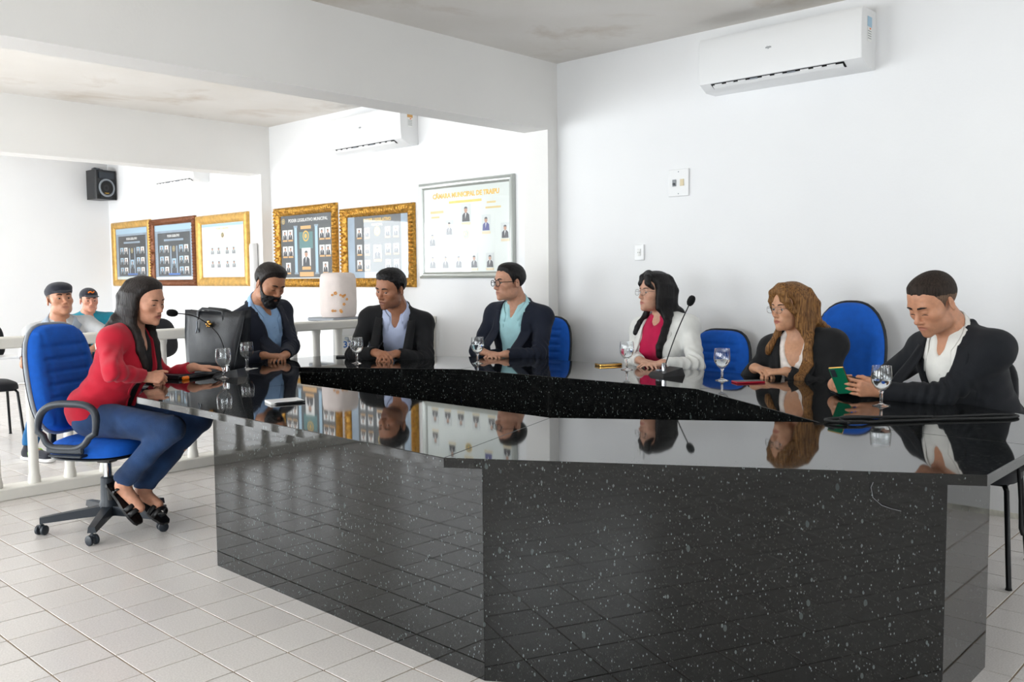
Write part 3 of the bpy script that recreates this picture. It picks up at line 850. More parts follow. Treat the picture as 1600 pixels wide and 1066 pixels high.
    def tone(V):
        P = ((V-head) @ RH)/hs; x, y, z = P.T; c = np.tile(base, (len(V), 1))
        near = (np.abs(x) < .1) & (np.abs(z) < .14) & (y > -.02)
        red = near*(np.exp(-((np.abs(x)-.042)/.02)**2-((z+.022)/.02)**2)*.35+np.exp(-(x/.014)**2-((z+.03)/.014)**2)*.4)*(y > .03)
        c = c*(1-red[:, None]*np.array([0., .16, .18]))
        if stubble:
            m = near*np.clip((-z-.040+.25*np.maximum(0, np.abs(x)-.03))/.02, 0, 1)*(y > -.01)*(z > -.12)
            c = c*(1-m[:, None]*stubble)+stub*m[:, None]*stubble
        ml = near*(y > .07)*np.clip(1.25-np.abs(x)/.025-np.maximum(0, np.abs(z+.0625)-.004)/.0075, 0, 1)
        ml = np.clip(ml*1.6, 0, 1)
        c = c*(1-ml[:, None]*.75)+lipc*ml[:, None]*.75
        return c
    root = sdf_obj('person', B, 'skin', .0125, None, org, .0042*res, fr, 1, tone, label=label, cat='person', group=group)
    root.location = org
    HS = Shape()
    for op, pr, k in head_ops(sex, lids=lids): HS.ops.append((op, p_xf(pr, RH, head, hs), k*hs))
    def face_y(x, z, off=0.):
        ys = np.linspace(.13, .02, 90); P = np.array([H(x, y, z) for y in ys]); F = HS.at(P)
        i = np.argmax(F < 0); return ys[i]+off
    # ---- eyes, brows
    for s in (-1, 1):
        c = H(s*.031, .0745, .0015); g = unit(RH @ A_(math.sin(gaze), math.cos(gaze), -.12-lids*.9))
        mb = MB(); rad = .0128*hs
        a1 = np.cross(g, A_(0, 0, 1)); a1 = unit(a1); a2 = np.cross(a1, g); RR = np.stack([a1, a2, g], 1)
        ths = [0.001, .25, .52, .54, .8, 1.2, 1.6, 2.2, PI-.001]
        prof = [(rad*math.sin(t), rad*math.cos(t)) for t in ths][::-1]
        mb.lathe(prof, c-org, 14, RR)
        o = mb.obj('eye', ['eye_white', 'eye_iris'], root, smooth=True)
        n = len(prof)-1; mi = np.zeros(len(mb.f), int)
        for i in range(len(mb.f)):
            if (i % n) >= n-3: mi[i] = 1
        o.data.polygons.foreach_set('material_index', mi.astype(np.int32))
        pts = []; ez = .0050-lids*.0165
        for t in np.linspace(-1, 1, 7):
            x = s*.031+.0145*t; z = ez-.0035*t*t
            pts.append(H(x, face_y(x, z, .0008), z)-org)
        MB().tube(pts, np.array([.0008, .0014, .0017, .0018, .0017, .0014, .0008])*hs*(1.25 if fem else 1.), 6, up=hf2).obj('eyelash', 'hair_black', root, smooth=True)
        if brows:
            pts = []
            for t in np.linspace(0, 1, 7):
                x = s*(.014+.036*t); z = .0255+.006*math.sin(t*2.2)-.004*t
                pts.append(H(x, face_y(x, z, -.0004), z)-org)
            MB().tube(pts, np.array([.0032, .0042, .0042, .0038, .0034, .0027, .0012])*hs*(.75 if fem else 1.1), 8, up=hf2).obj('eyebrow', brows, root, smooth=True)
    if beard:
        D = Shape()
        for op, pr, k in head_ops(sex)[:8]: D.ops.append((op, p_xf(pr, RH, head, hs), k*hs))
        for op, pr, k in head_ops(sex)[14:18]: D.ops.append((op, p_xf(pr, RH, head, hs), k*hs))
        D.add(p_xf(p_ell((0, .062, -.10), (.038, .034, .032)), RH, head, hs), .02)
        def msk(F, X, Y, Z):
            x, y, z = [(X-head[0])*RH[0, i]+(Y-head[1])*RH[1, i]+(Z-head[2])*RH[2, i] for i in range(3)]
            x, y, z = x/hs, y/hs, z/hs
            top = np.interp(y, [-.02, .012, .03, .06, .085, .12], [.01, .005, -.03, -.048, -.040, -.040])
            reg = np.maximum(z-top, -(y-.004))
            mouth = .0085-np.sqrt((x/2.0)**2+(z+.0635)**2)
            mouth = np.where(y > .07, mouth, -1.)
            wobn = .0025*wob((x, y, z), 260)
            return np.maximum(np.maximum(F-.0075+wobn, reg*.9), mouth).astype(np.float32)
        D.fn(msk)
        sdf_obj('beard', D, beard, .0042, root, org, smooth_it=1)
    # ---- clothes
    if shirt:
        S = Shape(); torso(S, .009)
        if shirt.get('sleeves'):
            for sd in 'RL':
                sh, el, wr, hd, sg = arms[sd]
                if shirt['sleeves'] == 'short': S.add(p_cone(sh, sh+(el-sh)*.72, .064, .060), .03); S.cut(p_cone(sh+(el-sh)*.99, el+(el-sh)*.3, .066, .066), .006)
                else: S.add(p_cone(sh, el, .058, .050), .03); S.add(p_cone(el, el+(wr-el)*.9, .048, .036), .02); S.cut(p_cone(wr, wr+(wr-el)*.3, .045, .045), .004)
        nv = shirt.get('v', .03)
        S.cut(p_cone(T(0, -.022, .52), H(0, -.02, -.03), .056*hs, .056*hs), .008)
        if nv: S.cut(p_cone(T(0, .065, .53), T(0, .085 if not fem else .12, .53-nv), shirt.get('nw', .035), .006), .01)
        def wr_(F, X, Y, Z): return (F+.0018*wob((X, Y, Z), 55, 1.)+.0012*wob((X, Y, Z), 120, 2.)).astype(np.float32)
        S.fn(wr_)
        sdf_obj('shirt' if not fem else 'top', S, shirt['m'], .008, root, org)
        if shirt.get('collar'):
            mb = MB(); rows = []
            n0 = T(0, -.022, .53); n1 = H(0, -.028, -.045); na = unit(n1-n0); nf = unit(f-na*(f@na)); nr = np.cross(nf, na)
            for th in np.linspace(-2.75, 2.75, 33):
                t = abs(th)/2.75; sx = math.sin(th); cy = -math.cos(th)
                op_ = shirt.get('open', .02)*max(0, t-.55)/.45
                ht = .052-.062*t**1.6
                low = ht-.042-.036*max(0, t-.70)/.30
                e = lambda rad, z: n0+na*z+nr*(sx*rad+np.sign(th)*op_*.5)+nf*(cy*rad+.016*t)
                r_ = .0615*hs
                rows.append([e(r_, ht-.045), e(r_+.001, ht-.006), e(r_+.004, ht), e(r_+.009, ht-.006), e(r_+.016+.020*max(0, t-.65)/.35, low)])
            rows = np.array(rows); sh_ = rows.shape; flatp = rows.reshape(-1, 3)
            cen = n0+((flatp-n0)@na)[:, None]*na; out = flatp-cen; out = out/np.maximum(1e-6, np.linalg.norm(out, axis=1))[:, None]*.5+nf*.8
            out /= np.linalg.norm(out, axis=1)[:, None]; tpar = np.repeat(np.abs(np.linspace(-1, 1, sh_[0])), sh_[1])
            offs = np.tile([.001, .002, .003, .004, .0055], sh_[0])
            for _ in range(60):
                F = np.minimum(S.at(flatp), B.at(flatp)); bad = (F < offs) & (tpar > .25)
                if not bad.any(): break
                flatp[bad] += out[bad]*.002
            rows = flatp.reshape(sh_)
            mb.shell((np.array(rows)-org), .0025)
            mb.obj('collar', shirt['collar'], root, smooth=True)
            # placket and buttons down the front
            for zz in shirt.get('buttons', (.40, .32, .24)):
                ys = np.linspace(.3, .02, 120); F = S.at(np.array([T(0, y, zz) for y in ys])); y = ys[np.argmax(F < 0)]
                MB().tube([T(0, y-.001, zz)-org, T(0, y+.0025, zz)-org], .0055, 8).obj('button', shirt['collar'], root)
    if trousers:
        S = Shape(); E = lambda c, rr, k: S.add(p_ell(T(*c), A_(rr[0]*ws, rr[1]*ws, rr[2]*st), RT), k)
        E((0, 0, .03), (.182, .135, .125), 0)
        for sd in 'RL':
            hj, kn, an, toe = lg[sd]
            S.add(p_cone(hj, kn, .094*ws, .067), .05); S.add(p_cone(kn, an+A_(0, 0, .03), .064, .050*slim), .02)
            S.add(p_cone(kn+(an-kn)*.5, kn+(an-kn)*.9, .056*slim, .052*slim), .02)
            S.cut(p_cone(an+(an-kn)*.10, an+(an-kn)*.35, .060*slim, .06), .004)
        def wr2(F, X, Y, Z): return (F+.003*wob((X, Y, Z), 48, 3.)+.0015*wob((X, Y, Z), 130, 4.)).astype(np.float32)
        S.fn(wr2)
        sdf_obj('trousers', S, trousers, .0095, root, org)
    if shoes:
        for sd in 'RL':
            hj, kn, an, toe = lg[sd]; S = Shape(); dv = unit(A_(*(toe-an)[:2], 0)); b = A_(an[0], an[1], .0)
            S.add(p_cone(A_(*an[:2], .055)-dv*.015, A_(*an[:2], .09), .040, .042), .0).add(p_cone(A_(*an[:2], .045)-dv*.02, A_(*toe[:2], .038)+dv*.01, .042, .036), .02).add(p_cone(A_(*an[:2], .018)-dv*.03, A_(*toe[:2], .018)+dv*.015, .038, .038, (A_(0, 0, 1), 2.2)), .01)
            S.fn(lambda F, X, Y, Z: np.maximum(F, .003-Z+0*F).astype(np.float32))
            sdf_obj('shoe', S, shoes, .0075, root, org)
    if jacket:
        g = .022; S = Shape(); torso(S, g)
        v0, w0, v1, w1 = jacket.get('V', (.10, .02, .53, .07))
        # hem draping on the seat
        E = lambda c, rr, k: S.add(p_ell(T(*c), A_(rr[0]*ws, rr[1]*ws, rr[2]*st), RT), k)
        E((0, -.005, .035), (.186, .137, .12), .05)
        arc = [(.080, .058, .462), (.088, .020, .497), (.085, -.022, .522), (.057, -.066, .538), (0, -.083, .543)]
        arc = arc+[(-x, y, z) for x, y, z in arc[-2::-1]]
        for a, b in zip(arc[:-1], arc[1:]): S.add(p_cone(T(*a), T(*b), .0115, .0115), .016)
        S.cut(p_cone(T(0, -.022, .50), H(0, -.01, -.02), .074*hs, .066*hs), .006)
        zb = jacket.get('hem', -.05)
        amp = jacket.get('fold', .0062)
        els = [arms[s][1] for s in 'RL']; ax_f = [unit(arms[s][2]-arms[s][1]) for s in 'RL']; ax_u = [unit(arms[s][1]-arms[s][0]) for s in 'RL']
        def cutv(F, X, Y, Z):
            dx, dy, dz = X-hip[0], Y-hip[1], Z-hip[2]
            x = (dx*r[0]+dy*r[1]+dz*r[2])/ws; y = (dx*f[0]+dy*f[1]+dz*f[2])/ws; z = (dx*u[0]+dy*u[1]+dz*u[2])/st
            wv = np.interp(z, [v0-.08, v0, v1], [w0*jacket.get('flare', 1.4), w0, w1])
            V = np.maximum(np.abs(x)-wv, np.maximum(.0-y, (v0-(.30 if jacket.get('open', True) else 0.))-z))
            F = np.maximum(F, -V)
            F = np.maximum(F, (zb-z)*st)
            return F.astype(np.float32)
        S.fn(cutv)
        # sleeves, set in after the front is opened
        for sd in 'RL':
            sh, el, wr, hd, sg = arms[sd]; k = .92 if fem else 1.
            G = Shape(); fa = unit(wr-el)
            G.add(p_cone(sh+u*.002-r*sg*.012, el, .063*k*armr, .054*k), 0).add(p_cone(el, el+(wr-el)*.93, .054*k, .041*k), .02)
            G.cut(p_cone(el+(wr-el)*jacket.get('cuff', .93)+fa*.033, wr+fa*.08, .046, .05), .003)
            S.add(p_group(G), .028)
        def folds(F, X, Y, Z):
            # soft folds, stronger round the elbows
            for e, a1, a2 in zip(els, ax_f, ax_u):
                ex, ey, ez = X-e[0], Y-e[1], Z-e[2]; dd = ex*ex+ey*ey+ez*ez
                wv = np.exp(-dd/.014)
                ph = (ex*a1[0]+ey*a1[1]+ez*a1[2]); pu = (ex*a2[0]+ey*a2[1]+ez*a2[2])
                F = F+wv*.0085*np.sin(ph*120+pu*55+2.*np.sin(ez*40))
            F = F+amp*.55*wob((X, Y, Z), 26, 5.)+amp*.35*wob((X, Y, Z), 62, 6.)
            pz = (X-hip[0])*u[0]+(Y-hip[1])*u[1]+(Z-hip[2])*u[2]; px = (X-hip[0])*r[0]+(Y-hip[1])*r[1]+(Z-hip[2])*r[2]
            F = F+.0032*np.exp(-((pz-.16)/.11)**2)*np.sin(pz*85+np.abs(px)*38+1.5*np.sin(px*23))
            return F.astype(np.float32)
        S.fn(folds)
        jo = sdf_obj('jacket', S, jacket['m'], .0078, root, org)
        # lapels lying on the front
        if jacket.get('lapel', True):
            lw = jacket.get('lw', .075)
            for s in (-1, 1):
                rows = []
                for t in np.linspace(0, 1, 18):
                    z = v0+(.505-v0)*t; wv = np.interp(z, [v0, v1], [w0, w1])
                    tt = t/.80
                    wid = lw*min(1, tt)**.8 if t < .80 else lw*(.62 if t < .86 else .80-1.6*(t-.86))
                    row = []
                    for c in np.linspace(0, 1, 6):
                        x = s*(wv-.002+wid*c)
                        ys = np.linspace(.30, -.05, 120)
                        F = S.at(np.array([T(x+s*.004, y, z) for y in ys])); i = np.argmax(F < 0) if (F < 0).any() else 119
                        row.append(ys[i]+(.005 if c not in (0, 1) else .0025 if c == 1 else .002))
                    row = np.array(row); row[1:-1] = (row[:-2]+row[1:-1]*2+row[2:])/4
                    rows.append([T(s*(wv-.002+wid*c), y, z) for c, y in zip(np.linspace(0, 1, 6), row)])
                rows = np.array(rows); rows[1:-1] = (rows[:-2]+2*rows[1:-1]+rows[2:])/4
                P = rows-org
                if s > 0: P = P[:, ::-1]
                MB().shell(P, .0045).obj('lapel', jacket['m'], root, smooth=True)
        for zz in jacket.get('buttons', ()):
            ys = np.linspace(.3, .0, 120); x = -(np.interp(zz, [v0, v1], [w0, w1])+.018); F = S.at(np.array([T(x, y, zz) for y in ys])); y = ys[np.argmax(F < 0)]
            MB().tube([T(x, y-.002, zz)-org, T(x, y+.003, zz)-org], .009, 10).obj('button', 'black_plastic', root)
    # ---- hair
    ctx = dict(J=S if jacket else None, H=H, T=T, RH=RH, head=head, hs=hs, org=org, root=root, face_y=face_y, sex=sex, f=f, r=r, u=u, arms=arms)
    if hair: hair(ctx)
    if glasses:
        G = MB(); ey = .112; gz = .002
        rx, rz = glasses.get('rx', .026), glasses.get('rz', .019)
        for s in (-1, 1):
            loop = [H(s*.033+rx*np.sign(math.cos(a))*abs(math.cos(a))**.7, ey-.25*abs(s*.033+rx*math.cos(a))**1.0*.35, gz+rz*np.sign(math.sin(a))*abs(math.sin(a))**.7)-org for a in np.linspace(0, 2*PI, 24, endpoint=False)]
            G.tube(loop, glasses.get('r', .002), 6, closed=True)
            G.tube([H(s*(.033+rx), ey-.006, gz+.006)-org, H(s*.072, .07, gz+.007)-org, H(s*.079, .0, gz+.007)-org, H(s*.078, -.02, gz-.004)-org], glasses.get('r', .002)*.95, 6)
        G.tube([H(-.008, ey, gz+.004)-org, H(0, ey+.002, gz+.008)-org, H(.008, ey, gz+.004)-org], glasses.get('r', .002), 6)
        go = G.obj('glasses', glasses['m'], root, smooth=True)
        for s in (-1, 1):
            loop = [H(s*.033+rx*.96*np.sign(math.cos(a))*abs(math.cos(a))**.7, ey-.0008-.25*abs(s*.033+rx*math.cos(a))*.35, gz+rz*.96*np.sign(math.sin(a))*abs(math.sin(a))**.7)-org for a in np.linspace(0, 2*PI, 24, endpoint=False)]
            MB().quad(loop).obj('lens', 'lens_glass', go)
    if extra: extra(ctx)
    return root

def loc_xyz(c, X, Y, Z):
    h, R, s = c['head'], c['RH'], c['hs']
    return [((X-h[0])*R[0, i]+(Y-h[1])*R[1, i]+(Z-h[2])*R[2, i])/s for i in range(3)]
def hair_short(m='hair_black', t=.012, line=None, tall=0., curl=.0, fade=None):
    line = line or ([-.12, -.085, -.045, -.028, -.018, .006, .014, .022, .045, .068, .085, .10], [-.085, -.078, -.045, -.02, .016, .010, -.020, .012, .056, .076, .080, .084])
    def go(c):
        D = Shape()
        for op, pr, k in head_ops(c['sex'], True): D.ops.append((op, p_xf(pr, c['RH'], c['head'], c['hs']), k*c['hs']))
        def msk(F, X, Y, Z):
            x, y, z = loc_xyz(c, X, Y, Z)
            tt = t*np.clip((z+.05)/.07, .35, 1)+tall*np.clip((z-.05)/.07, 0, 1)*np.clip((y+.06)/.1, .3, 1)
            low = np.interp(y, line[0], line[1])
            tt = tt*np.clip((z-low)/.035, .12, 1)
            F = F-tt+curl*wob((x, y, z), 330, 1.)+curl*.6*wob((x, y, z), 170, 2.)
            return np.maximum(F, (low-z)*.85*c['hs']+.003*wob((x, y, z), 150, 3.)).astype(np.float32)
        D.fn(msk)
        o = sdf_obj('hair', D, m if not fade else [m, fade], .0045, c['root'], c['org'])
        if fade:
            me = o.data; n = len(me.polygons); ce = np.zeros(n*3); me.polygons.foreach_get('center', ce); ce = ce.reshape(-1, 3)+c['org']
            x, y, z = ((ce-c['head']) @ c['RH']).T/c['hs']
            low = np.interp(y, [-.1, -.02, .03, .06], [.0, .035, .052, .055])
            me.polygons.foreach_set('material_index', (z < low).astype(np.int32))
    return go
def hair_long(m, strands, t=.016, line=None, part=None, r0=.02):
    line = line or ([-.12, -.06, -.01, .015, .03, .05, .075, .10], [-.12, -.10, -.05, -.02, .03, .058, .080, .088])
    def go(c):
        D = Shape()
        for op, pr, k in head_ops('f', True): D.ops.append((op, p_xf(pr, c['RH'], c['head'], c['hs']), k*c['hs']))
        def msk(F, X, Y, Z):
            x, y, z = loc_xyz(c, X, Y, Z)
            low = np.interp(y, line[0], line[1])
            F = F-t*np.clip((z+.12)/.14, .6, 1)*np.clip((z-low)/.035, .1, 1)
            return np.maximum(F, (low-z)*.85*c['hs']).astype(np.float32)
        D.fn(msk)
        ST = []
        for pts, rr, fl in strands(c):
            pts = [np.array(p_, float) for p_ in pts]; rr = list(rr); q_ = pts[:3]; r_ = rr[:3]
            for i in range(3, len(pts)):
                for tt in (.5, 1.):
                    q_.append(pts[i-1]*(1-tt)+pts[i]*tt); r_.append(rr[i-1]*(1-tt)+rr[i]*tt)
            ST.append((np.array(q_), r_, fl))
        if c.get('J') is not None:
            idx_ = [(a_, i) for a_, (p_, r_, f_) in enumerate(ST) for i in range(3, len(p_))]
            Pp = np.array([ST[a_][0][i] for a_, i in idx_]); Rr = np.array([ST[a_][1][i] for a_, i in idx_])
            fw_ = np.where(((Pp-c['T'](0, 0, .3)) @ c['f']) > -.01, 1., -1.)[:, None]
            for _ in range(50):
                bad = c['J'].at(Pp) < Rr*.25
                if not bad.any(): break
                Pp[bad] += fw_[bad]*c['f']*.005+c['u']*.001
            for (a_, i), p_ in zip(idx_, Pp): ST[a_][0][i] = p_
        for pts, rr, fl in ST:
            for i in range(len(pts)-1):
                ra = rr[i] if not np.isscalar(rr) else rr; rb = rr[i+1] if not np.isscalar(rr) else rr
                D.add(p_cone(pts[i], pts[i+1], ra, rb, fl), .014)
        def rip(F, X, Y, Z): return (F+.0011*np.sin(X*520+6*np.sin(Z*14))*np.sin(Y*480+5*np.sin(Z*11))).astype(np.float32)
        D.fn(rip)
        sdf_obj('hair', D, m, .0052, c['root'], c['org'])
    return go
# ---------------------------------------------------------------- the cast
UP = A_(0, 0, 1)
def clasp(c, face, spread=.066, back=.068, lat=.65, curl=((.35, .75, .4), (.4, .8, .45), (.45, .8, .45), (.5, .8, .45)), tilt=.5, dz=.008):
    """two hands folded together round the point c"""
    f = unit(A_(face[0], face[1], 0)); r = np.cross(f, UP); c = np.array(c, float); q = math.sqrt(max(.05, 1-lat*lat))
    return dict(R=dict(w=c+r*spread-f*back+UP*dz, d=f*q-r*lat-UP*.08, n=UP+r*tilt, c=curl, ti=.2),
                L=dict(w=c-r*spread-f*back, d=f*q+r*lat-UP*.05, n=UP-r*tilt, c=curl, ti=.2))
def lat_strands(side_end, s, n=6, y0=.035, y1=-.085, r0=.0155):
    """curtain of hair on one side of the head; side_end(k, c) -> list of lower points"""
    def go(c):
        H = c['H']; out = []
        for k in range(n):
            t = k/(n-1); y = y0+(y1-y0)*t; bx = math.sqrt(max(.15, 1-((y+.02)/.115)**2))
            pts = [H(s*.045*bx, y*.8, .104), H(s*.076*bx, y-.004, .045), H(s*.082*bx, y-.008, -.03), H(s*.080*bx, y-.012, -.09)]+side_end(k, t, c)
            rr = [r0*.8, r0, r0, r0*.95]+[r0*.9-.002*i for i in range(len(pts)-4)]
            out.append((pts, rr, None))
        return out
    return go

# 1 woman in the red blazer
def hair1(c):
    T, H = c['T'], c['H']
    near = lat_strands(lambda k, t, c: [T(.088-.010*t, .055-.085*t, .52), T(.078+.012*t, .122-.10*t, .43), T(.066+.02*t, .135-.09*t, .36)][:3 if t < .55 else 2], 1, 9, y0=.012)(c)
    far = lat_strands(lambda k, t, c: [T(-.085, .06-.08*t, .52), T(-.085-.01*t, .13-.09*t, .42), T(-.075-.015*t, .15-.09*t, .26)][:3 if t < .5 else 2], -1, 6, y0=.012)(c)
    back = [([H(x, -.075, .09), H(x*1.25, -.105, .02), H(x*1.3, -.10, -.07), T(x*1.5, -.075, .50), T(x*1.6, -.105, .40)], [.018, .020, .020, .018, .014], None) for x in (-.05, -.025, 0, .025, .05)]
    return near+far+back
P1F = (.62, -.78)
person('woman in a red blazer and jeans leaning to the table microphone', (1.915, 4.765, .595), (2.10, 4.575, 1.185), P1F, (.42, -.91), pitch=10, roll=-3, sex='f', skin='CB957A', lips='A85A52', hs=.98, ws=1.02,
       hands=dict(R=dict(w=(2.045, 4.485, .806), d=(.72, -.62, -.08), n=(-.55, -.50, .62), c=((1.25, 1.5, .9), (1.3, 1.55, .9), (1.35, 1.55, .9), (1.4, 1.5, .9)), e=(1.845, 4.40, .86), ti=-.1, tc=0.),
                  L=dict(w=(2.40, 4.66, .818), d=(.80, -.42, -.03), n=(.05, 0, 1), c=(.12, .22, .15), spread=.09, hint=(.2, .6, -.7))),
       legs=dict(R=((2.085, 4.30, .555), (1.915, 4.50, .275), (1.965, 4.425, .155)), L=((2.32, 4.46, .56), (2.035, 4.545, .215), (2.075, 4.455, .145))),
       jacket=dict(m='red_wool', V=(.10, .035, .53, .062), lw=.055, hem=-.075, cuff=.90, flare=2.2), shirt=dict(m='black_cloth', v=.10, nw=.03), trousers='denim', shoes=None, slim=.84,
       hair=hair_long('hair_dark', hair1), brows='hair_dark', gaze=.1, lids=.25)
# 2 bearded man
P2F = (.10, -1)
person('bearded man in navy suit and blue shirt looking down beside the tote bag', (3.36, 5.50, .575), (3.285, 5.30, 1.262), P2F, (.10, -1), pitch=24, roll=4, skin='B07C5E', lips='7A4438', hs=1.07, ws=1.08,
       hands=clasp((3.19, 5.075, .800), (-.05, -1), lat=.93, back=.03, spread=.075, curl=((.5, .9, .5),)*4, tilt=.35),
       jacket=dict(m='navy_suit', V=(.08, .03, .53, .082)), shirt=dict(m='blue_shirt', v=.07, collar='blue_shirt'), hair=hair_short('hair_dark', .013, tall=.012, curl=.002), beard='hair_black', brows='hair_black', lids=.5)
# 3 man with folded hands, head turned
P3F = (-.72, -.70)
person('man in black suit and lilac shirt, hands folded beside the covered water jug', (4.13, 5.02, .575), (3.84, 4.705, 1.222), P3F, (-.93, -.12), pitch=13, roll=5, skin='A87458', lips='75453A', stubble=.35, hs=1.07, ws=1.10,
       hands=clasp((3.655, 4.555, .805), P3F, lat=.55), jacket=dict(m='black_suit', V=(.06, .04, .53, .082)), shirt=dict(m='lilac_shirt', v=.085, collar='lilac_shirt'),
       hair=hair_short('hair_black', .011, tall=.009, curl=.0035), brows='hair_black', gaze=-.5)
# 4 man with glasses
P4F = (-.97, -.26)
person('man with black glasses in navy blazer and aqua shirt', (4.74, 4.32, .58), (4.53, 4.262, 1.258), P4F, (-.92, .30), pitch=2, skin='C8967C', lips='A0685A', hs=1.06, ws=1.13, belly=1.2,
       hands=clasp((4.275, 4.185, .787), P4F, lat=.95, back=.02, spread=.085, curl=((.3, .4, .3),)*4, tilt=.2), jacket=dict(m='navy_blazer', V=(.02, .055, .53, .084)), shirt=dict(m='aqua_shirt', v=.06, collar='aqua_shirt'),
       hair=hair_short('hair_black', .008, tall=.006, curl=.0012), glasses=dict(m='glasses_black', r=.0026), brows='hair_black')
# 5 woman in white blazer
def hair5(c):
    T, H = c['T'], c['H']
    near = lat_strands(lambda k, t, c: [T(-.085, .05-.07*t, .50), T(-.085+.01*t, .125-.07*t, .41), T(-.070+.005*t, .155-.06*t, .31)], -1, 9, y0=.03)(c)
    far = lat_strands(lambda k, t, c: [T(.10, .02-.07*t, .50), T(.12, .05-.08*t, .44)], 1, 5, y0=.02)(c)
    fringe = [([H(.012+x*.3, .050, .122), H(x*.9, .080, .098), H(x*1.25-.006, .086, .066-.25*abs(x)), H(x*1.45-.004, .072-abs(x)*.3, .045-.45*abs(x))], [.012, .010, .008, .005], None) for x in (-.05, -.042, -.034, -.026, -.018, .018, .03, .042)]
    back = [([H(x, -.075, .09), H(x*1.25, -.105, .02), H(x*1.3, -.10, -.07), T(x*1.5, -.085, .48)], [.018, .020, .020, .016], None) for x in (-.05, -.02, .02, .05)]
    return near+far+fringe+back
P5F = (-1, .05)
person('woman with long black hair in white blazer over a magenta top', (4.80, 3.10, .555), (4.655, 3.15, 1.190), P5F, (-.92, .40), pitch=-3, sex='f', skin='CC9E86', lips='A5524E', ws=1.18,
       hands=clasp((4.375, 3.005, .790), P5F, lat=.95, back=.02, spread=.08, curl=((.2, .3, .2),)*4, tilt=.2), jacket=dict(m='white_blazer', V=(.03, .055, .53, .075), lw=.06), shirt=dict(m='magenta_top', v=.05),
       hair=hair_long('hair_black', hair5), glasses=dict(m='glasses_metal', r=.0011, rx=.025, rz=.018), brows='hair_black')
# 6 woman with light brown hair
def hair6(c):
    T, H = c['T'], c['H']
    near = lat_strands(lambda k, t, c: [T(-.080, .06-.06*t, .50), T(-.092+.03*t, .12-.05*t, .40), T(-.070, .15-.05*t, .30), T(-.060-.01*t, .16-.05*t, .20)], -1, 12, y0=.028, r0=.0125)(c)
    far = lat_strands(lambda k, t, c: [T(.11, .02-.07*t, .50), T(.13, .04-.08*t, .46)], 1, 5, y0=.03)(c)
    fr = [([H(x*.5, .055, .124), H(x*1.2, .082, .092), H(x*1.6, .075, .045), H(math.copysign(.078, x), .045, -.01)], [.015, .013, .012, .010], None) for x in (-.045, -.03, -.015, .02, .04)]
    back = [([H(x, -.075, .09), H(x*1.25, -.108, .02), H(x*1.3, -.11, -.07), T(x*1.6, -.10, .50), T(x*1.7, -.12, .40)], [.019, .022, .021, .018, .014], None) for x in (-.06, -.03, 0, .03, .06)]
    return near+far+fr+back
P6F = (-1, .02)
def necklace6(c):
    T, H = c['T'], c['H']; org = c['org']
    MB().tube([T(.066*math.sin(a), -.02+.09*math.cos(a)*(.75), .535-.03*math.cos(a)) - org for a in np.linspace(-1.5, 1.5, 15)], .0012, 5).obj('necklace', 'gold_metal', c['root'])
    p = H(-.079, -.012, -.052)-org
    mb = MB(); mb.lathe([(0, -.007), (.005, -.005), (.007, 0), (.005, .005), (0, .007)], p, 10); mb.lathe([(0, -.006), (.004, -.004), (.006, 0), (.004, .004), (0, .006)], p-A_(0, 0, .013), 10); mb.obj('earring', 'gold_metal', c['root'], smooth=True)
person('woman with long light brown hair and gold earring in black blazer', (4.70, 2.10, .545), (4.475, 2.175, 1.118), P6F, (-.95, .40), pitch=3, sex='f', skin='C89676', lips='A0504A', ws=1.16,
       hands=clasp((4.30, 2.215, .800), P6F, lat=.90, back=.035, spread=.088, curl=((.5, .8, .4),)*4, tilt=.35), jacket=dict(m='black_cloth', V=(.10, .03, .53, .075), lw=.06), shirt=dict(m='floral_top', v=.24, nw=.062),
       hair=hair_long('hair_blonde', hair6, t=.021), glasses=dict(m='glasses_metal', r=.0011, rx=.025, rz=.017), brows='hair_dark', extra=necklace6)
# 7 man with the phone
P7F = (-.90, .43)
person('man in dark suit and white shirt looking at a green phone', (4.23, 1.115, .56), (3.955, 1.285, 1.172), P7F, (-.90, .44), pitch=27, roll=0, skin='C68F70', lips='A56656', stubble=.15, hs=1.04, ws=1.10,
       hands=dict(R=dict(w=(3.935, 1.70, .80), d=(-.62, -.35, .10), n=(.25, .85, -.15), c=((.4, .7, .4), (.5, .8, .4), (.6, .9, .5), (.7, .9, .5)), ti=.3),
                  L=dict(w=(3.875, 1.475, .798), d=(-.70, .55, .12), n=(-.45, -.75, -.1), c=((.35, .6, .4), (.4, .7, .4), (.5, .8, .4), (.6, .8, .4)), ti=.1)),
       jacket=dict(m='dark_suit', V=(.03, .045, .53, .086)), shirt=dict(m='white_shirt', v=.07, collar='white_shirt', open=.05), hair=hair_short('hair_buzz', .007, tall=.004, fade='hair_fade'), brows='hair_dark', lids=.5)
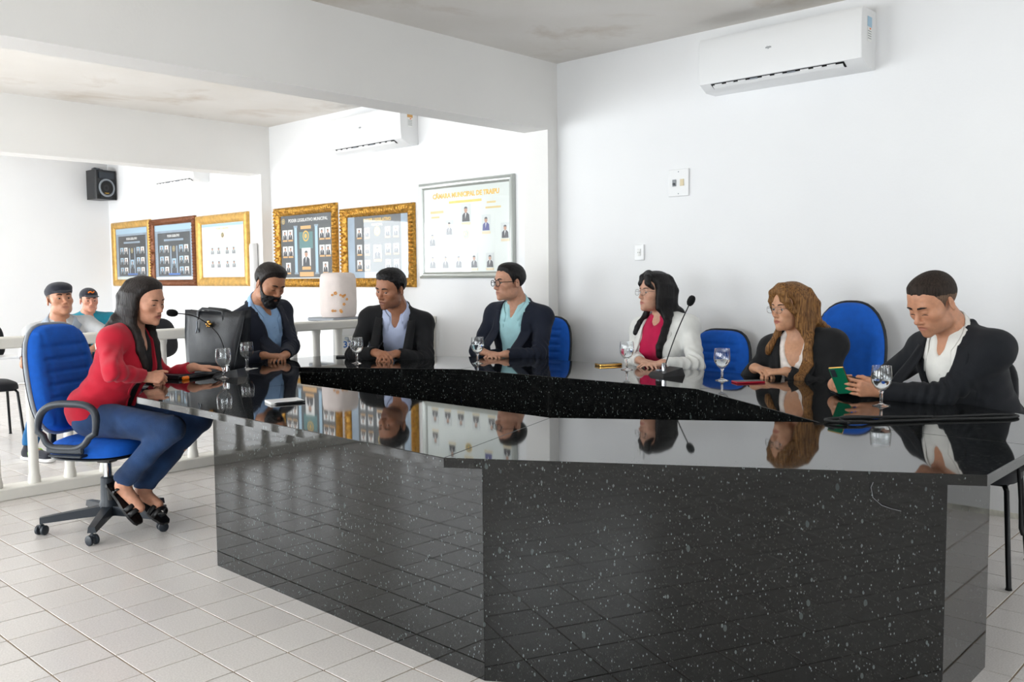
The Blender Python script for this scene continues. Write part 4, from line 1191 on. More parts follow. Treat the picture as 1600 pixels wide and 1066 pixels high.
# 8 and 9: the audience behind the balustrade
def flat_cap(c):
    D = Shape(); H, RH, hs = c['H'], c['RH'], c['hs']
    D.add(p_xf(p_ell((0, -.008, .062), (.088, .108, .062)), RH, c['head'], hs), 0).add(p_xf(p_ell((0, .085, .052), (.062, .055, .011), rotx(-.28)), RH, c['head'], hs), .02)
    D.add(p_xf(p_ell((0, .03, .088), (.078, .085, .034), rotx(-.15)), RH, c['head'], hs), .02)
    D.fn(lambda F, X, Y, Z: np.maximum(F, (.030-.25*(loc_xyz(c, X, Y, Z)[1] < -.03)*.12-loc_xyz(c, X, Y, Z)[2])*hs).astype(np.float32))
    sdf_obj('cap', D, 'cap_dark', .006, c['root'], c['org'])
def ball_cap(c):
    D = Shape(); H, RH, hs = c['H'], c['RH'], c['hs']
    D.add(p_xf(p_ell((0, -.008, .055), (.084, .104, .078)), RH, c['head'], hs), 0)
    D.fn(lambda F, X, Y, Z: np.maximum(F, (.040-loc_xyz(c, X, Y, Z)[2])*hs).astype(np.float32))
    D.add(p_xf(p_ell((0, .105, .046), (.070, .065, .007), rotx(-.12)), RH, c['head'], hs), .006)
    o = sdf_obj('cap', D, 'cap_dark', .0055, c['root'], c['org'])
    Rm = np.stack([-RH[:, 0], RH[:, 2], RH[:, 1]], 1)*1.
    P = [H(x, .095-abs(x)*.3, z)-c['org'] for x, z in ((-.028, .078), (.028, .078), (.026, .100), (-.026, .100))]
    mb = MB(); mb.tube([H(x, .0985-abs(x)*.28+.001, .088+.006*math.sin(x*160))-c['org'] for x in np.linspace(-.03, .03, 9)], .006, 6, flat=.4, up=RH[:, 1]); mb.obj('cap_badge', 'orange_plastic', o, smooth=True)
person('man in dark flat cap and light grey polo shirt sitting behind the balustrade', (2.80, 7.52, .56), (2.705, 7.365, 1.150), (-.22, -1), (-.02, -1), pitch=-8, roll=-2, skin='B88468', lips='A06A5C', ws=1.14, hs=1.10, belly=1.15,
       hands=dict(R=dict(w=(2.52, 7.12, .75), d=(.4, -.6, -.1), n=(-.2, 0, 1), c=(.4, .6, .4)), L=dict(w=(2.80, 7.00, .78), d=(-.7, -.5, -.1), n=(.2, 0, 1), c=(.4, .6, .4), e=(2.98, 7.14, .86))),
       legs=dict(R=((2.47, 7.08, .52), (2.31, 6.98, .10), (2.36, 6.80, .04)), L=((2.78, 7.02, .52), (2.72, 6.94, .10), (2.73, 6.78, .04))),
       shirt=dict(m='grey_polo', v=.12, collar='shirt_collar_polo', sleeves='short', open=.04, nw=.045, buttons=(.38, .34)), trousers='denim_bright', shoes=None, hair=hair_short('hair_fade', .004), extra=flat_cap, res=1.2)
person('man in baseball cap and teal t-shirt in the farther row', (3.66, 9.22, .55), (3.60, 9.06, 1.100), (-.25, -1), (-.12, -1), pitch=0, skin='C88C74', lips='B07A6A', ws=1.22, hs=.98, belly=1.25,
       hands=dict(R=dict(w=(3.38, 8.85, .68), d=(.4, -.6, -.1), n=(-.2, 0, 1)), L=dict(w=(3.72, 8.80, .68), d=(-.5, -.5, -.1), n=(.2, 0, 1))),
       shirt=dict(m='teal_shirt', v=.02, nw=.05, sleeves='short'), trousers='denim', hair=hair_short('hair_dark', .005), extra=ball_cap, res=1.3)
# ---------------------------------------------------------------- chairs
def pad_shape(w, h, top, bot, t, n=28):
    """outline of a padded back: list of (x,z) around"""
    pts = []
    for i in range(n):
        a = 2*PI*i/n; c, s_ = math.cos(a), math.sin(a); e = .62
        x = math.copysign(abs(c)**e, c)*w/2; z = math.copysign(abs(s_)**e, s_)*h/2
        x *= (bot+(top-bot)*(z/h+.5))
        pts.append((x, z))
    return pts
def pillow(mb, outline, depth, axis='y', crown=.02, rows=5, bow=0., seams=(), flip=False):
    """inflated slab: outline in a plane, front bulging; axis y = upright back, z = seat"""
    n = len(outline); rings = []
    prof = [(1.0, -depth/2), (1.0, -depth*.1), (.985, depth*.25), (.93, depth*.45), (.80, depth*.5+crown*.5), (.55, depth*.5+crown*.85), (.28, depth*.5+crown), (.0, depth*.5+crown)]
    ring = []
    for sc_, d in prof:
        row = []
        for x, z in outline:
            dz = 0
            if seams and d > depth*.4:
                for sz in seams: dz -= .009*math.exp(-((z*sc_-sz)/.008)**2)
            b = bow*(x*sc_)**2
            row.append((x*sc_, d+dz+b, z*sc_) if axis == 'y' else (x*sc_, z*sc_, d+b))
        ring.append(row)
    v = [p for row in ring for p in row]; f = []
    for k in range(len(prof)-1):
        for i in range(n):
            j = (i+1) % n; q = (k*n+i, k*n+j, (k+1)*n+j, (k+1)*n+i); f.append(q if axis == 'z' else q[::-1])
    bk = tuple(range(n)); f.append(bk[::-1] if axis == 'z' else bk)
    return mb.add(v, f)
def dense_back(mb, w, h, d, seams, crown=.02, e=5.):
    """upright padded back as a fine grid so that the sewn seams show"""
    nx, nz = 26, 60; P = []; top = .86
    for i in range(nx+1):
        row = []
        for j in range(nz+1):
            u = -1+2*i/nx; vv = -1+2*j/nz
            # superellipse mapping of the square to the outline
            k = (abs(u)**e+abs(vv)**e)**(1/e); m = max(abs(u), abs(vv)); s_ = m/k if k > 1e-6 else 1
            x, z = u*s_, vv*s_
            edge = max(0, 1-m); bul = crown*(1-(1-min(1, edge/.35))**2)
            zz = z*h/2; xx = x*w/2*(1-(1-top)*max(0, z)**2*.9-.10*max(0, -z)**2)
            y = d/2*min(1, edge/.05)**.5+bul
            if abs(xx) < w*.36:
                for sz in seams: y -= .008*math.exp(-((zz-sz)/.009)**2)
            for sx in (-w*.31, w*.31): y -= .006*math.exp(-((xx-sx)/.010)**2)
            row.append((xx, y, zz))
        P.append(row)
    mb.grid(P, flip=True)
    B = [[(x, -d/2*(1 if y > .004 else .2), z) for x, y, z in row] for row in P]
    mb.grid(B, flip=False)
    return mb
def office_chair(loc, rz, label, back_h=.56, back_z=.80, arms=True, seat_z=.46, group='blue office chairs', bw=.46, be=5., sew=True):
    root = empty('office_chair', loc, rz, label, 'chair', group)
    # five-star base
    angs = [math.radians(a)-rz for a in (233, 299, 11, 85, 157)]
    for a in angs:
        R = rotz(a); mb = MB()
        pr = [(.03, .105, .032, .030), (.12, .098, .028, .026), (.24, .088, .024, .022), (.325, .080, .021, .018)]
        v = []; f = []
        for x, z, wy, hz in pr:
            v += [(x, -wy, z-hz), (x, wy, z-hz), (x, wy*.75, z+hz*.6), (x, -wy*.75, z+hz*.6)]
        for k in range(3):
            for i in range(4): f.append((k*4+i, k*4+(i+1) % 4, k*4+4+(i+1) % 4, k*4+4+i))
        f.append((3, 2, 1, 0)); f.append((12, 13, 14, 15))
        v = np.array(v) @ R.T
        lg = mb.add(v, f).obj('star_leg', 'dark_grey_plastic', root)
        c = R @ A_(.318, 0, 0)
        wh = MB(); ax = rotz(a+.9)
        for s in (-1, 1):
            wh.lathe([(0, -.009), (.02, -.009), (.0255, -.006), (.0255, .006), (.02, .009), (0, .009)], c+ax @ A_(0, s*.017, 0)+A_(0, 0, .026), 16, ax @ rotx(PI/2))
        wh.box(c+A_(0, 0, .044), (.03, .022, .022), ax, bev=.006)
        wh.lathe([(0, .0), (.007, 0), (.007, .03), (0, .03)], c+A_(0, 0, .045), 8)
        wh.obj('caster', 'dark_grey_plastic', root, auto=35)
    MB().lathe([(0, .07), (.048, .07), (.048, .13), (.040, .15), (.036, .27), (.03, .275), (0, .275)], seg=18).obj('hub', 'dark_grey_plastic', root, auto=40)
    MB().lathe([(0, .27), (.0215, .27), (.0215, .38), (0, .38)], seg=16).obj('gas_column', 'chrome', root, auto=40)
    mb = MB(); mb.box((0, -.01, .39), (.16, .22, .03), bev=.01); mb.box((0, 0, .37), (.07, .09, .04), bev=.008); mb.box((0, -.12, .385), (.09, .12, .05), bev=.012)
    mb.obj('mechanism', 'black_plastic', root)
    MB().tube([(-.06, .04, .385), (-.17, .05, .375), (-.24, .05, .36)], [.006, .007, .010], 8).obj('lever', 'black_plastic', root)
    out = [(x, y) for x, y in pad_shape(.49, .46, 1.0, 1.0, 0, 36)]
    mb = MB(); pillow(mb, out, .06, 'z', .018, bow=-.10)
    s = mb.obj('seat', 'blue_fabric', root, auto=50); s.location = (0, .01, seat_z-.005)
    mb = MB(); pillow(mb, [(x*1.0, y*1.0) for x, y in out], .012, 'z', .0, bow=-.10); s2 = mb.obj('seat_shell', 'black_plastic', root, auto=50); s2.location = (0, .01, seat_z-.045)
    # back
    seams = [(-.3+.118*i)*back_h for i in range(1, 6)]
    mb = MB(); dense_back(mb, bw, back_h, .07, seams if sew else (), e=be)
    b = mb.obj('backrest', 'blue_fabric', root, smooth=True); b.location = (0, -.255, back_z); b.rotation_euler = (math.radians(8), 0, 0)
    mb = MB(); P = []
    n = 40
    loop = []
    for i in range(n):
        a = 2*PI*i/n; c_, s_ = math.cos(a), math.sin(a); m = max(abs(c_), abs(s_)); u, vv = c_/m, s_/m; k = (abs(u)**be+abs(vv)**be)**(1/be)
        x, z = u/k, vv/k; loop.append((x*bw/2*1.01*(1-.14*.9*max(0, z)**2-.10*max(0, -z)**2), -.012, z*back_h/2*1.01))
    e = MB().tube(loop, .011, 8, closed=True, up=(0, 1, 0)).obj('edge_trim', 'grey_plastic' if arms else 'black_plastic', b, smooth=True)
    sh = MB(); sh.add([(x*.98, -.037, z*.98) for x, y, z in loop], [tuple(range(n))]); sh.obj('back_shell', 'black_plastic', b)
    MB().box((.0, -.052, -back_h*.32), (.08, .02, .10), bev=.005).obj('bracket', 'black_plastic', b)
    MB().tube([(0, -.15, .375), (0, -.30, .38), (0, -.325, .45), (0, -.31, back_z-back_h*.25)], .022, 10, flat=.5).obj('back_stem', 'black_plastic', root, smooth=True)
    if arms:
        for sgn in (-1, 1):
            mb = MB(); pts = []
            for i in range(34):
                a = 2*PI*i/34; c_, s_ = math.cos(a), math.sin(a)
                y = .165*math.copysign(abs(c_)**.62, c_)+(.025 if s_ > 0 else -.02)*abs(s_); z = .112*math.copysign(abs(s_)**.75, s_)
                if s_ < -.2: y *= .82
                pts.append((0, y, z))
            mb.tube(pts, [.0185 if p[2] > .02 else .0165 for p in pts], 10, closed=True, up=(1, 0, 0))
            mb.box((0, -.015, -.115), (.026, .21, .045), bev=.008)
            mb.box((-sgn*.035, -.015, -.150), (.09, .19, .014), bev=.005)
            for k in range(3): mb.box((sgn*.014, -.015, -.128+.012*k), (.003, .18, .003))
            o = mb.obj('armrest', 'dark_grey_plastic', root, auto=40); o.location = (sgn*.285, .0, seat_z+.125)
    return root
def face_rz(f): return math.atan2(f[1], f[0])-PI/2
office_chair((1.94, 4.737, 0), face_rz((.50, -.866)), 'blue office chair with loop armrests under the woman in the red blazer', .56, .795, bw=.44, be=4.)
office_chair((3.40, 5.435, 0), face_rz((.10, -1)), 'blue office chair under the bearded man, squeezed against the balustrade', .44, .74, False)
office_chair((4.17, 5.06, 0), face_rz((-.72, -.70)), 'blue office chair of the man in the black suit and lilac shirt', .44, .77, False)
office_chair((4.76, 4.33, 0), face_rz((-.97, -.26)), 'blue office chair of the man with black glasses, beside the pilaster', .46, .77, False)
office_chair((4.80, 2.95, 0), face_rz((-1, .08)), 'low-backed blue office chair of the woman in the white blazer', .44, .73, False, bw=.42, be=4.)
office_chair((4.74, 2.075, 0), face_rz((-1, -.03)), 'blue chair with tall rounded back behind the woman in the black blazer', .60, .84, False, bw=.41, be=2.7, sew=False)
def visitor_chair(loc, rz, label, group=None, back_z=.76, m='black_fabric', arm=False, bwid=.44):
    root = empty('visitor_chair', loc, rz, label, 'chair', group)
    out = pad_shape(.46, .44, 1, 1, 0, 32)
    mb = MB(); pillow(mb, out, .055, 'z', .02, bow=-.08); o = mb.obj('seat', m, root, auto=50); o.location = (0, .02, .455)
    mb = MB(); pillow(mb, pad_shape(bwid, .34, .92, 1, 0, 32), .045, 'y', .018, bow=.25); o = mb.obj('backrest', m, root, auto=50); o.location = (0, -.235, back_z); o.rotation_euler = (math.radians(10), 0, 0)
    for s in (-1, 1):
        MB().tube([(s*.19, .17, .415), (s*.20, .19, .40), (s*.225, .235, .012), (s*.225, .235, .002)], [.011, .011, .011, .014], 10).obj('leg', 'black_metal', root, smooth=True)
        MB().tube([(s*.19, -.15, .415), (s*.20, -.17, .40), (s*.225, -.25, .012), (s*.225, -.25, .002)], [.011, .011, .011, .014], 10).obj('leg', 'black_metal', root, smooth=True)
        MB().tube([(s*.19, .17, .418), (s*.19, -.16, .418)], .011, 8).obj('side_rail', 'black_metal', root)
        MB().tube([(s*.11, -.14, .42), (s*.11, -.25, .43), (s*.11, -.285, .50), (s*.11, -.285, back_z)], .010, 8).obj('back_stem', 'black_metal', root, smooth=True)
    for y in (.15, -.14): MB().tube([(-.19, y, .418), (.19, y, .418)], .010, 8).obj('cross_rail', 'black_metal', root)
    if arm:
        MB().box((.0, .30, .70), (.44, .26, .018), bev=.006).obj('writing_tablet', 'white_plastic', root)
        MB().tube([(.2, .05, .42), (.235, .10, .5), (.235, .16, .69)], .010, 8).obj('tablet_arm', 'black_metal', root, smooth=True)
    return root
visitor_chair((4.22, 1.23, 0), face_rz((-1, -.1)), 'black visitor chair with metal legs under the man holding the phone', bwid=.36)
visitor_chair((2.84, 7.56, 0), face_rz((-.15, -1)), 'black visitor chair under the man in the flat cap', 'audience chairs')
visitor_chair((3.68, 9.26, 0), face_rz((-.2, -1)), 'black visitor chair under the man in the teal t-shirt', 'audience chairs')
visitor_chair((2.36, 8.10, 0), face_rz((-.1, -1)), 'empty black visitor chair with writing tablet at the left edge', 'audience chairs', .80, arm=True)
visitor_chair((3.42, 6.95, 0), face_rz((.25, -1)), 'empty black visitor chair half hidden behind the tote bag', 'audience chairs', .82)

# sandals of the woman in the red blazer
def sandal(an, toe, heel_dir, label):
    an, toe = np.array(an), np.array(toe)
    d = unit(toe-an); side = unit(np.cross(d, UP)); up = np.cross(side, d)
    org = A_(an[0], an[1], 0)
    root = empty('sandal', org, 0, label, 'shoe', 'black sandals')
    P = lambda a, b, c: an+d*a+side*b+up*c-org
    rows = []
    for a, w in ((-.055, .024), (-.04, .032), (.0, .030), (.05, .032), (.10, .042), (.15, .045), (.19, .036), (.205, .02)):
        rows.append([P(a, -w, -.050+.02*max(0, -a)*0), P(a, 0, -.052), P(a, w, -.050)])
    MB().shell(rows, .012).obj('sole', 'shoe_black', root)
    h = P(-.035, 0, -.055)
    MB().tube([h, h-A_(0, 0, .07)+d*-.004], [.020, .014], 10).obj('heel', 'shoe_black', root)
    for a, rad, zz in ((.115, .046, -.045), (.145, .044, -.047)):
        MB().tube([P(a, .047*math.cos(t), -.046+.050*math.sin(t)) for t in np.linspace(0, PI, 11)], .0045, 8, flat=2.8, up=d).obj('strap', 'shoe_black', root, smooth=True)
    MB().tube([P(.005, .046*math.cos(t), -.005+.046*math.sin(t)*.6-.02) for t in np.linspace(0, 2*PI, 18, endpoint=False)], .005, 8, closed=True, flat=2.2, up=up).obj('ankle_strap', 'shoe_black', root, smooth=True)
    return root
sandal((1.915, 4.50, .265), (1.965, 4.425, .155), None, 'black strappy sandal tipped up beside the chair column')
sandal((2.035, 4.545, .205), (2.075, 4.455, .145), None, 'black strappy sandal with open toe resting on the chair base')
def sneaker(an, toe, label):
    dv = unit(A_(toe[0]-an[0], toe[1]-an[1], 0)); S = Shape(); o = A_(an[0], an[1], 0)
    S.add(p_cone(A_(*an[:2], .06)-dv*.015, A_(*an[:2], .095), .042, .043), 0).add(p_cone(A_(*an[:2], .05)-dv*.02, A_(*toe[:2], .042)+dv*.02, .044, .036), .02)
    root = sdf_obj('sneaker', S, 'cap_dark', .007, None, o, label=label, cat='shoe', group='sneakers behind the balustrade'); root.location = o
    S2 = Shape(); S2.add(p_cone(A_(*an[:2], .018)-dv*.035, A_(*toe[:2], .018)+dv*.025, .046, .044, (UP, 2.4)), 0)
    S2.fn(lambda F, X, Y, Z: np.maximum(F, .001-Z+0*F).astype(np.float32))
    sdf_obj('sole', S2, 'white_plastic', .006, root, o)
    sd = np.cross(dv, UP)
    for k in (.0, .028, .056):
        for s in (-1, 1):
            MB().tube([dv*(.055+k)+sd*s*.046+UP*.036, dv*(.04+k)+sd*s*.040+UP*.066, dv*(.045+k)+sd*s*.014+UP*.092], .007, 8, flat=.5, up=sd).obj('stripe', 'lime_stripe', root, smooth=True)
mat('lime_stripe', '8FD634', .5)
sneaker((2.31, 6.98), (2.36, 6.80), 'navy sneaker with lime stripes seen between the balustrade posts')
sneaker((2.72, 6.94), (2.73, 6.78), 'navy sneaker with lime stripes hidden behind the blue chair')
# ---------------------------------------------------------------- things on the long wall
RW = np.stack([A_(0, -1, 0), A_(0, 0, 1), A_(-1, 0, 0)], 1)      # picture frame axes: right along the wall, up, out into the room
def wall_root(name, y_left, z_bot, label, cat, group=None, x=XW):
    return empty(name, (x, y_left, z_bot), 0, label, cat, group, R=RW)
def air_conditioner(y_left, z_bot, L, label, sticker='print_sky', flap=True, H_=.325, D=.20):
    root = wall_root('air_conditioner', y_left, z_bot, label, 'air conditioner', 'air conditioners')
    prof = [(0, H_), (D*.80, H_), (D*.93, H_*.985), (D*.985, H_*.93), (D, H_*.72), (D*.985, H_*.35), (D*.95, H_*.13), (D*.55, .0), (0, 0)]    # (out, up)
    P = lambda t: [(t, v, w_) for w_, v in prof]
    mb = MB(); rows = [P(0), P(.004), P(L-.004), P(L)]
    rows[0] = [(t, H_/2+(v-H_/2)*.985, w_*.985) for t, v, w_ in rows[0]]; rows[3] = [(t, H_/2+(v-H_/2)*.985, w_*.985) for t, v, w_ in rows[3]]
    mb.grid(rows, flip=True)
    n = len(prof); mb.f.append(tuple(range(n))); mb.f.append(tuple(3*n+i for i in range(n))[::-1]); mb.mi += [0, 0]
    mb.obj('casing', 'white_plastic', root, auto=35)
    # outlet on the sloping underside
    a = A_(0, prof[6][1], prof[6][0]); b_ = A_(0, prof[7][1], prof[7][0]); e = unit(b_-a); nn = unit(np.cross(A_(1, 0, 0), e)); nn = nn if nn[1] < 0 else -nn
    def on(t, s_, h): return a+(b_-a)*s_+nn*h+A_(t, 0, 0)
    mb = MB(); mb.quad([on(L*.075, .06, .0015), on(L*.90, .06, .0015), on(L*.90, .62, .0015), on(L*.075, .62, .0015)]); mb.f[-1] = mb.f[-1]
    mb.obj('outlet_slot', 'dark_slot', root)
    mb = MB(); 
    k = MB(); k.shell([[on(L*.085, .22, .003), on(L*.89, .22, .003)], [on(L*.085, .42, .008), on(L*.89, .42, .008)], [on(L*.085, .60, .004), on(L*.89, .60, .004)]], .003); k.obj('louvre', 'white_plastic', root)
    for i in range(10):
        t = L*(.10+.078*i); MB().shell([[on(t, .14, .001), on(t+.05, .14, .001)], [on(t, .22, .006), on(t+.05, .22, .006)]], .002).obj('vane', 'grey_plastic' if i in (3, 6) else 'white_plastic', root)
    MB().box((L*.5, -.0+.006, D*.30), (L*.96, .006, .008)).obj('seam', 'ink_grey', root)
    # side stickers and mark on the front
    mb = MB().box((L+.0012, H_*.78, D*.45), (.001, .055, .06)); mb.obj('sticker', sticker, root)
    mb = MB().box((L+.0012, H_*.56, D*.45), (.001, .075, .055)); mb.obj('sticker', 'paper_white', root)
    mb = MB()
    for i in range(4): mb.box((L+.002, H_*(.62-.04*i), D*.45), (.0006, .004, .045))
    mb.m(1).box((L+.0022, H_*.665, D*.42), (.0006, .008, .018)); mb.obj('sticker_print', ['ink_grey', 'orange_plastic'], root)
    R_ = np.eye(3)
    text_obj('brand_mark', 'elgin', .021, 'ink_grey', root, (L*.46, H_*.60, D*1.0+.0005))
    return root
air_conditioner(3.075, 2.452, 1.03, 'white air conditioner on the near wall, blue label on its side')
air_conditioner(7.02, 2.447, 1.03, 'white air conditioner above the gold picture frames', 'print_tan')
air_conditioner(10.62, 2.412, 1.0, 'white air conditioner in the farthest bay, partly behind the beam', 'paper_white')

def wall_plate(y_left, z0, w_, h, label, cat, kind):
    root = wall_root(kind, y_left, z0, label, cat)
    MB().box((w_/2, h/2, .006), (w_, h, .012), bev=.004).obj('plate', 'white_plastic', root)
    if kind == 'switch_plate':
        for i, m in enumerate(('ink_grey', 'paper_cream')):
            MB().box((w_*(.30+.38*i), h*.5, .0135), (.030, .045, .006), bev=.002).obj('module', m, root)
        MB().tube([(w_*.30, h*.46, .012), (w_*.30, h*.46, .024)], .008, 10).obj('knob', 'dark_grey_plastic', root)
        for yy in (.1, .9): MB().tube([(w_*.5, h*yy, .011), (w_*.5, h*yy, .0135)], .004, 8).obj('screw', 'grey_plastic', root)
    else:
        MB().box((w_*.5, h*.5, .0135), (.030, .05, .005), bev=.002).obj('module', 'paper_white', root)
        for s in (-1, 1): MB().tube([(w_*.5+s*.007, h*.5, .015), (w_*.5+s*.007, h*.5, .0168)], .0028, 8).obj('socket_hole', 'dark_slot', root)
    return root
wall_plate(3.42, 1.828, .158, .182, 'white double switch plate on the near wall', 'switch', 'switch_plate')
wall_plate(3.698, 1.405, .078, .112, 'small white outlet plate low on the near wall', 'outlet', 'outlet_plate')
wall_root_far = None

def moulding(root, W, H_, fw, depth, m, ornate, bead=.035):
    """four mitred mouldings; ornate ones carry a row of carved lobes"""
    prof = [(0, 0), (0, depth*.55), (.12, depth*.8), (.30, depth), (.5, depth*.82), (.62, depth*.86), (.80, depth*.62), (.92, depth*.5), (1, depth*.35), (1, 0)]
    for side in range(4):
        L = W if side % 2 == 0 else H_; n = max(2, int(L/(bead/4))) if ornate else 2
        rows = []
        for i in range(n+1):
            row = []
            for k, (a, d) in enumerate(prof):
                o = a*fw; t0, t1 = o, L-o; t = t0+(t1-t0)*i/n
                dd = d
                if ornate and k in (2, 3, 4): dd = d+depth*.32*math.sin(2*PI*t/bead)*(1 if k == 3 else .6)
                if ornate and k in (6, 7): dd = d+depth*.14*math.sin(2*PI*t/(bead*.45))
                row.append({0: (t, o, dd), 1: (W-o, t, dd), 2: (W-t, H_-o, dd), 3: (o, H_-t, dd)}[side])
            rows.append(row)
        MB().grid(rows, flip=True).obj('moulding', m, root, auto=60)
def portrait(root, x, y, w_, h, bg='paper_white', suit='print_suit', z=.009, plate=None):
    mb = MB(); mb.m(0).box((x, y, z), (w_, h, .001))
    sh = [(x-w_*.40, y-h*.5), (x+w_*.40, y-h*.5), (x+w_*.36, y-h*.12), (x+w_*.15, y+h*.0), (x-w_*.15, y+h*.0), (x-w_*.36, y-h*.12)]
    mb.m(1).prism(sh, z+.0005, z+.001)
    mb.m(2).prism([(x-w_*.06, y-h*.35), (x+w_*.06, y-h*.02), (x-w_*.06, y-h*.02)], z+.001, z+.0013)
    mb.m(3).prism([(x+w_*.17*math.cos(a), y+h*.16+h*.17*math.sin(a)) for a in np.linspace(0, 2*PI, 12, endpoint=False)], z+.0005, z+.0012)
    mb.m(4).prism([(x+w_*.18*math.cos(a), y+h*.22+h*.13*math.sin(a)) for a in np.linspace(.1, PI-.1, 7)], z+.0005, z+.0015)
    if plate: mb.m(5).box((x, y-h*.5-h*.13, z), (w_*.98, h*.17, .001))
    mb.obj('portrait', [bg, suit, 'paper_white', 'print_skin', 'print_dark', plate or 'paper_cream'], root)
def seal(root, x, y, r, z=.009):
    mb = MB(); ring = lambda rr, z0: [(x+rr*math.cos(a), y+rr*math.sin(a)) for a in np.linspace(0, 2*PI, 20, endpoint=False)]
    mb.m(0).prism(ring(r, 0), z, z+.001); mb.m(1).prism(ring(r*.72, 0), z, z+.0016); mb.m(2).prism(ring(r*.42, 0), z, z+.002)
    mb.obj('seal', ['gold_print', 'print_teal', 'gold_print'], root)
def picture(y_left, y_right, z0, z1, m, fw, depth, board, label, ornate, art, glass=True):
    W, H_ = y_left-y_right, z1-z0
    root = wall_root('picture_frame', y_left, z0, label, 'picture', 'framed council boards', x=XW-.002)
    moulding(root, W, H_, fw, depth, m, ornate)
    MB().box((W/2, H_/2, .004), (W-fw*1.6, H_-fw*1.6, .008)).obj('board', board, root)
    art(root, fw, fw, W-2*fw, H_-2*fw)
    if glass: MB().quad([(fw*.9, fw*.9, .014), (W-fw*.9, fw*.9, .014), (W-fw*.9, H_-fw*.9, .014), (fw*.9, H_-fw*.9, .014)]).obj('glass_pane', 'picture_glass', root)
    return root
def block(root, x, y, w_, h, m, z=.0085, name='print_block'): MB().box((x, y, z), (w_, h, .001)).obj(name, m, root)
def art_gold4(root, x0, y0, w_, h):
    text_obj('heading', 'PODER LEGISLATIVO MUNICIPAL', h*.072, 'paper_white', root, (x0+w_*.54, y0+h*.915, .009), offset=.0006)
    seal(root, x0+w_*.06, y0+h*.915, h*.045)
    for cx in (.30, .70):
        block(root, x0+w_*cx, y0+h*.45, w_*.05, h*.72, 'print_sky'); block(root, x0+w_*cx, y0+h*.82, w_*.075, h*.03, 'print_bluegrey'); block(root, x0+w_*cx, y0+h*.085, w_*.075, h*.03, 'print_bluegrey')
    block(root, x0+w_*.5, y0+h*.60, w_*.26, h*.26, 'print_teal'); seal(root, x0+w_*.5, y0+h*.665, h*.085); block(root, x0+w_*.5, y0+h*.80, w_*.2, h*.05, 'print_tan', .009)
    portrait(root, x0+w_*.5, y0+h*.34, w_*.17, h*.28, plate='print_tan')
    for ry in (.70, .44):
        for cx in (.085, .195, .805, .915): portrait(root, x0+w_*cx, y0+h*ry, w_*.095, h*.15, plate='print_tan')
    for cx in (.14, .86): portrait(root, x0+w_*cx, y0+h*.18, w_*.095, h*.15, plate='print_tan')
    block(root, x0+w_*.5, y0+h*.07, w_*.27, h*.07, 'print_tan')
    block(root, x0+w_*.5, y0+h*.005, w_*1.0, h*.025, 'print_pale')
def art_gold5(root, x0, y0, w_, h):
    block(root, x0+w_*.06, y0+h*.5, w_*.12, h*1.0, 'print_bluegrey'); block(root, x0+w_*.94, y0+h*.5, w_*.12, h*1.0, 'print_bluegrey')
    block(root, x0+w_*.5, y0+h*.05, w_*.9, h*.10, 'print_bluegrey', .0088)
    text_obj('heading', 'PODER LEGISLATIVO', h*.075, 'gold_print', root, (x0+w_*.5, y0+h*.93, .009), offset=.0008)
    text_obj('subheading', 'MUNICIPAL', h*.055, 'paper_white', root, (x0+w_*.5, y0+h*.855, .009))
    seal(root, x0+w_*.5, y0+h*.75, h*.075)
    for cx in (.20, .33, .67, .80):
        portrait(root, x0+w_*cx, y0+h*.74, w_*.085, h*.145, plate='print_tan')
        portrait(root, x0+w_*cx, y0+h*.47, w_*.085, h*.145, plate='print_tan'); portrait(root, x0+w_*cx, y0+h*.22, w_*.085, h*.145, plate='print_tan')
    portrait(root, x0+w_*.5, y0+h*.42, w_*.13, h*.22, plate='print_tan')
def art_silver(root, x0, y0, w_, h):
    text_obj('heading', 'CÂMARA MUNICIPAL DE TRAIPU', h*.078, 'gold_print', root, (x0+w_*.5, y0+h*.905, .009), offset=.0022, sx=.98)
    block(root, x0+w_*.5, y0+h*.825, w_*.38, h*.028, 'gold_print'); block(root, x0+w_*.16, y0+h*.72, w_*.16, h*.03, 'print_cream_gold'); block(root, x0+w_*.14, y0+h*.66, w_*.10, h*.022, 'print_cream_gold'); block(root, x0+w_*.80, y0+h*.79, w_*.10, h*.022, 'print_cream_gold'); block(root, x0+w_*.82, y0+h*.73, w_*.17, h*.022, 'print_cream_gold')
    for cx, cy, sx_, st in ((.10, .40, 1., 'print_suit'), (.31, .53, 1.05, 'print_suit'), (.51, .69, 1.25, 'print_suit'), (.74, .56, 1.1, 'print_royal'), (.95, .46, 1.05, 'print_suit'), (.10, .13, 1., 'print_suit'), (.26, .13, 1., 'print_suit'), (.42, .13, 1., 'print_suit'), (.60, .13, 1., 'print_suit'), (.78, .13, 1., 'print_suit')):
        portrait(root, x0+w_*cx, y0+h*cy, w_*.088*sx_, h*.165*sx_, 'print_card', st, plate='paper_cream')
    seal(root, x0+w_*.51, y0+h*.44, h*.055)
mat('print_cream_gold', 'DCC583', .5); mat('print_card', 'CDD3D2', .5)
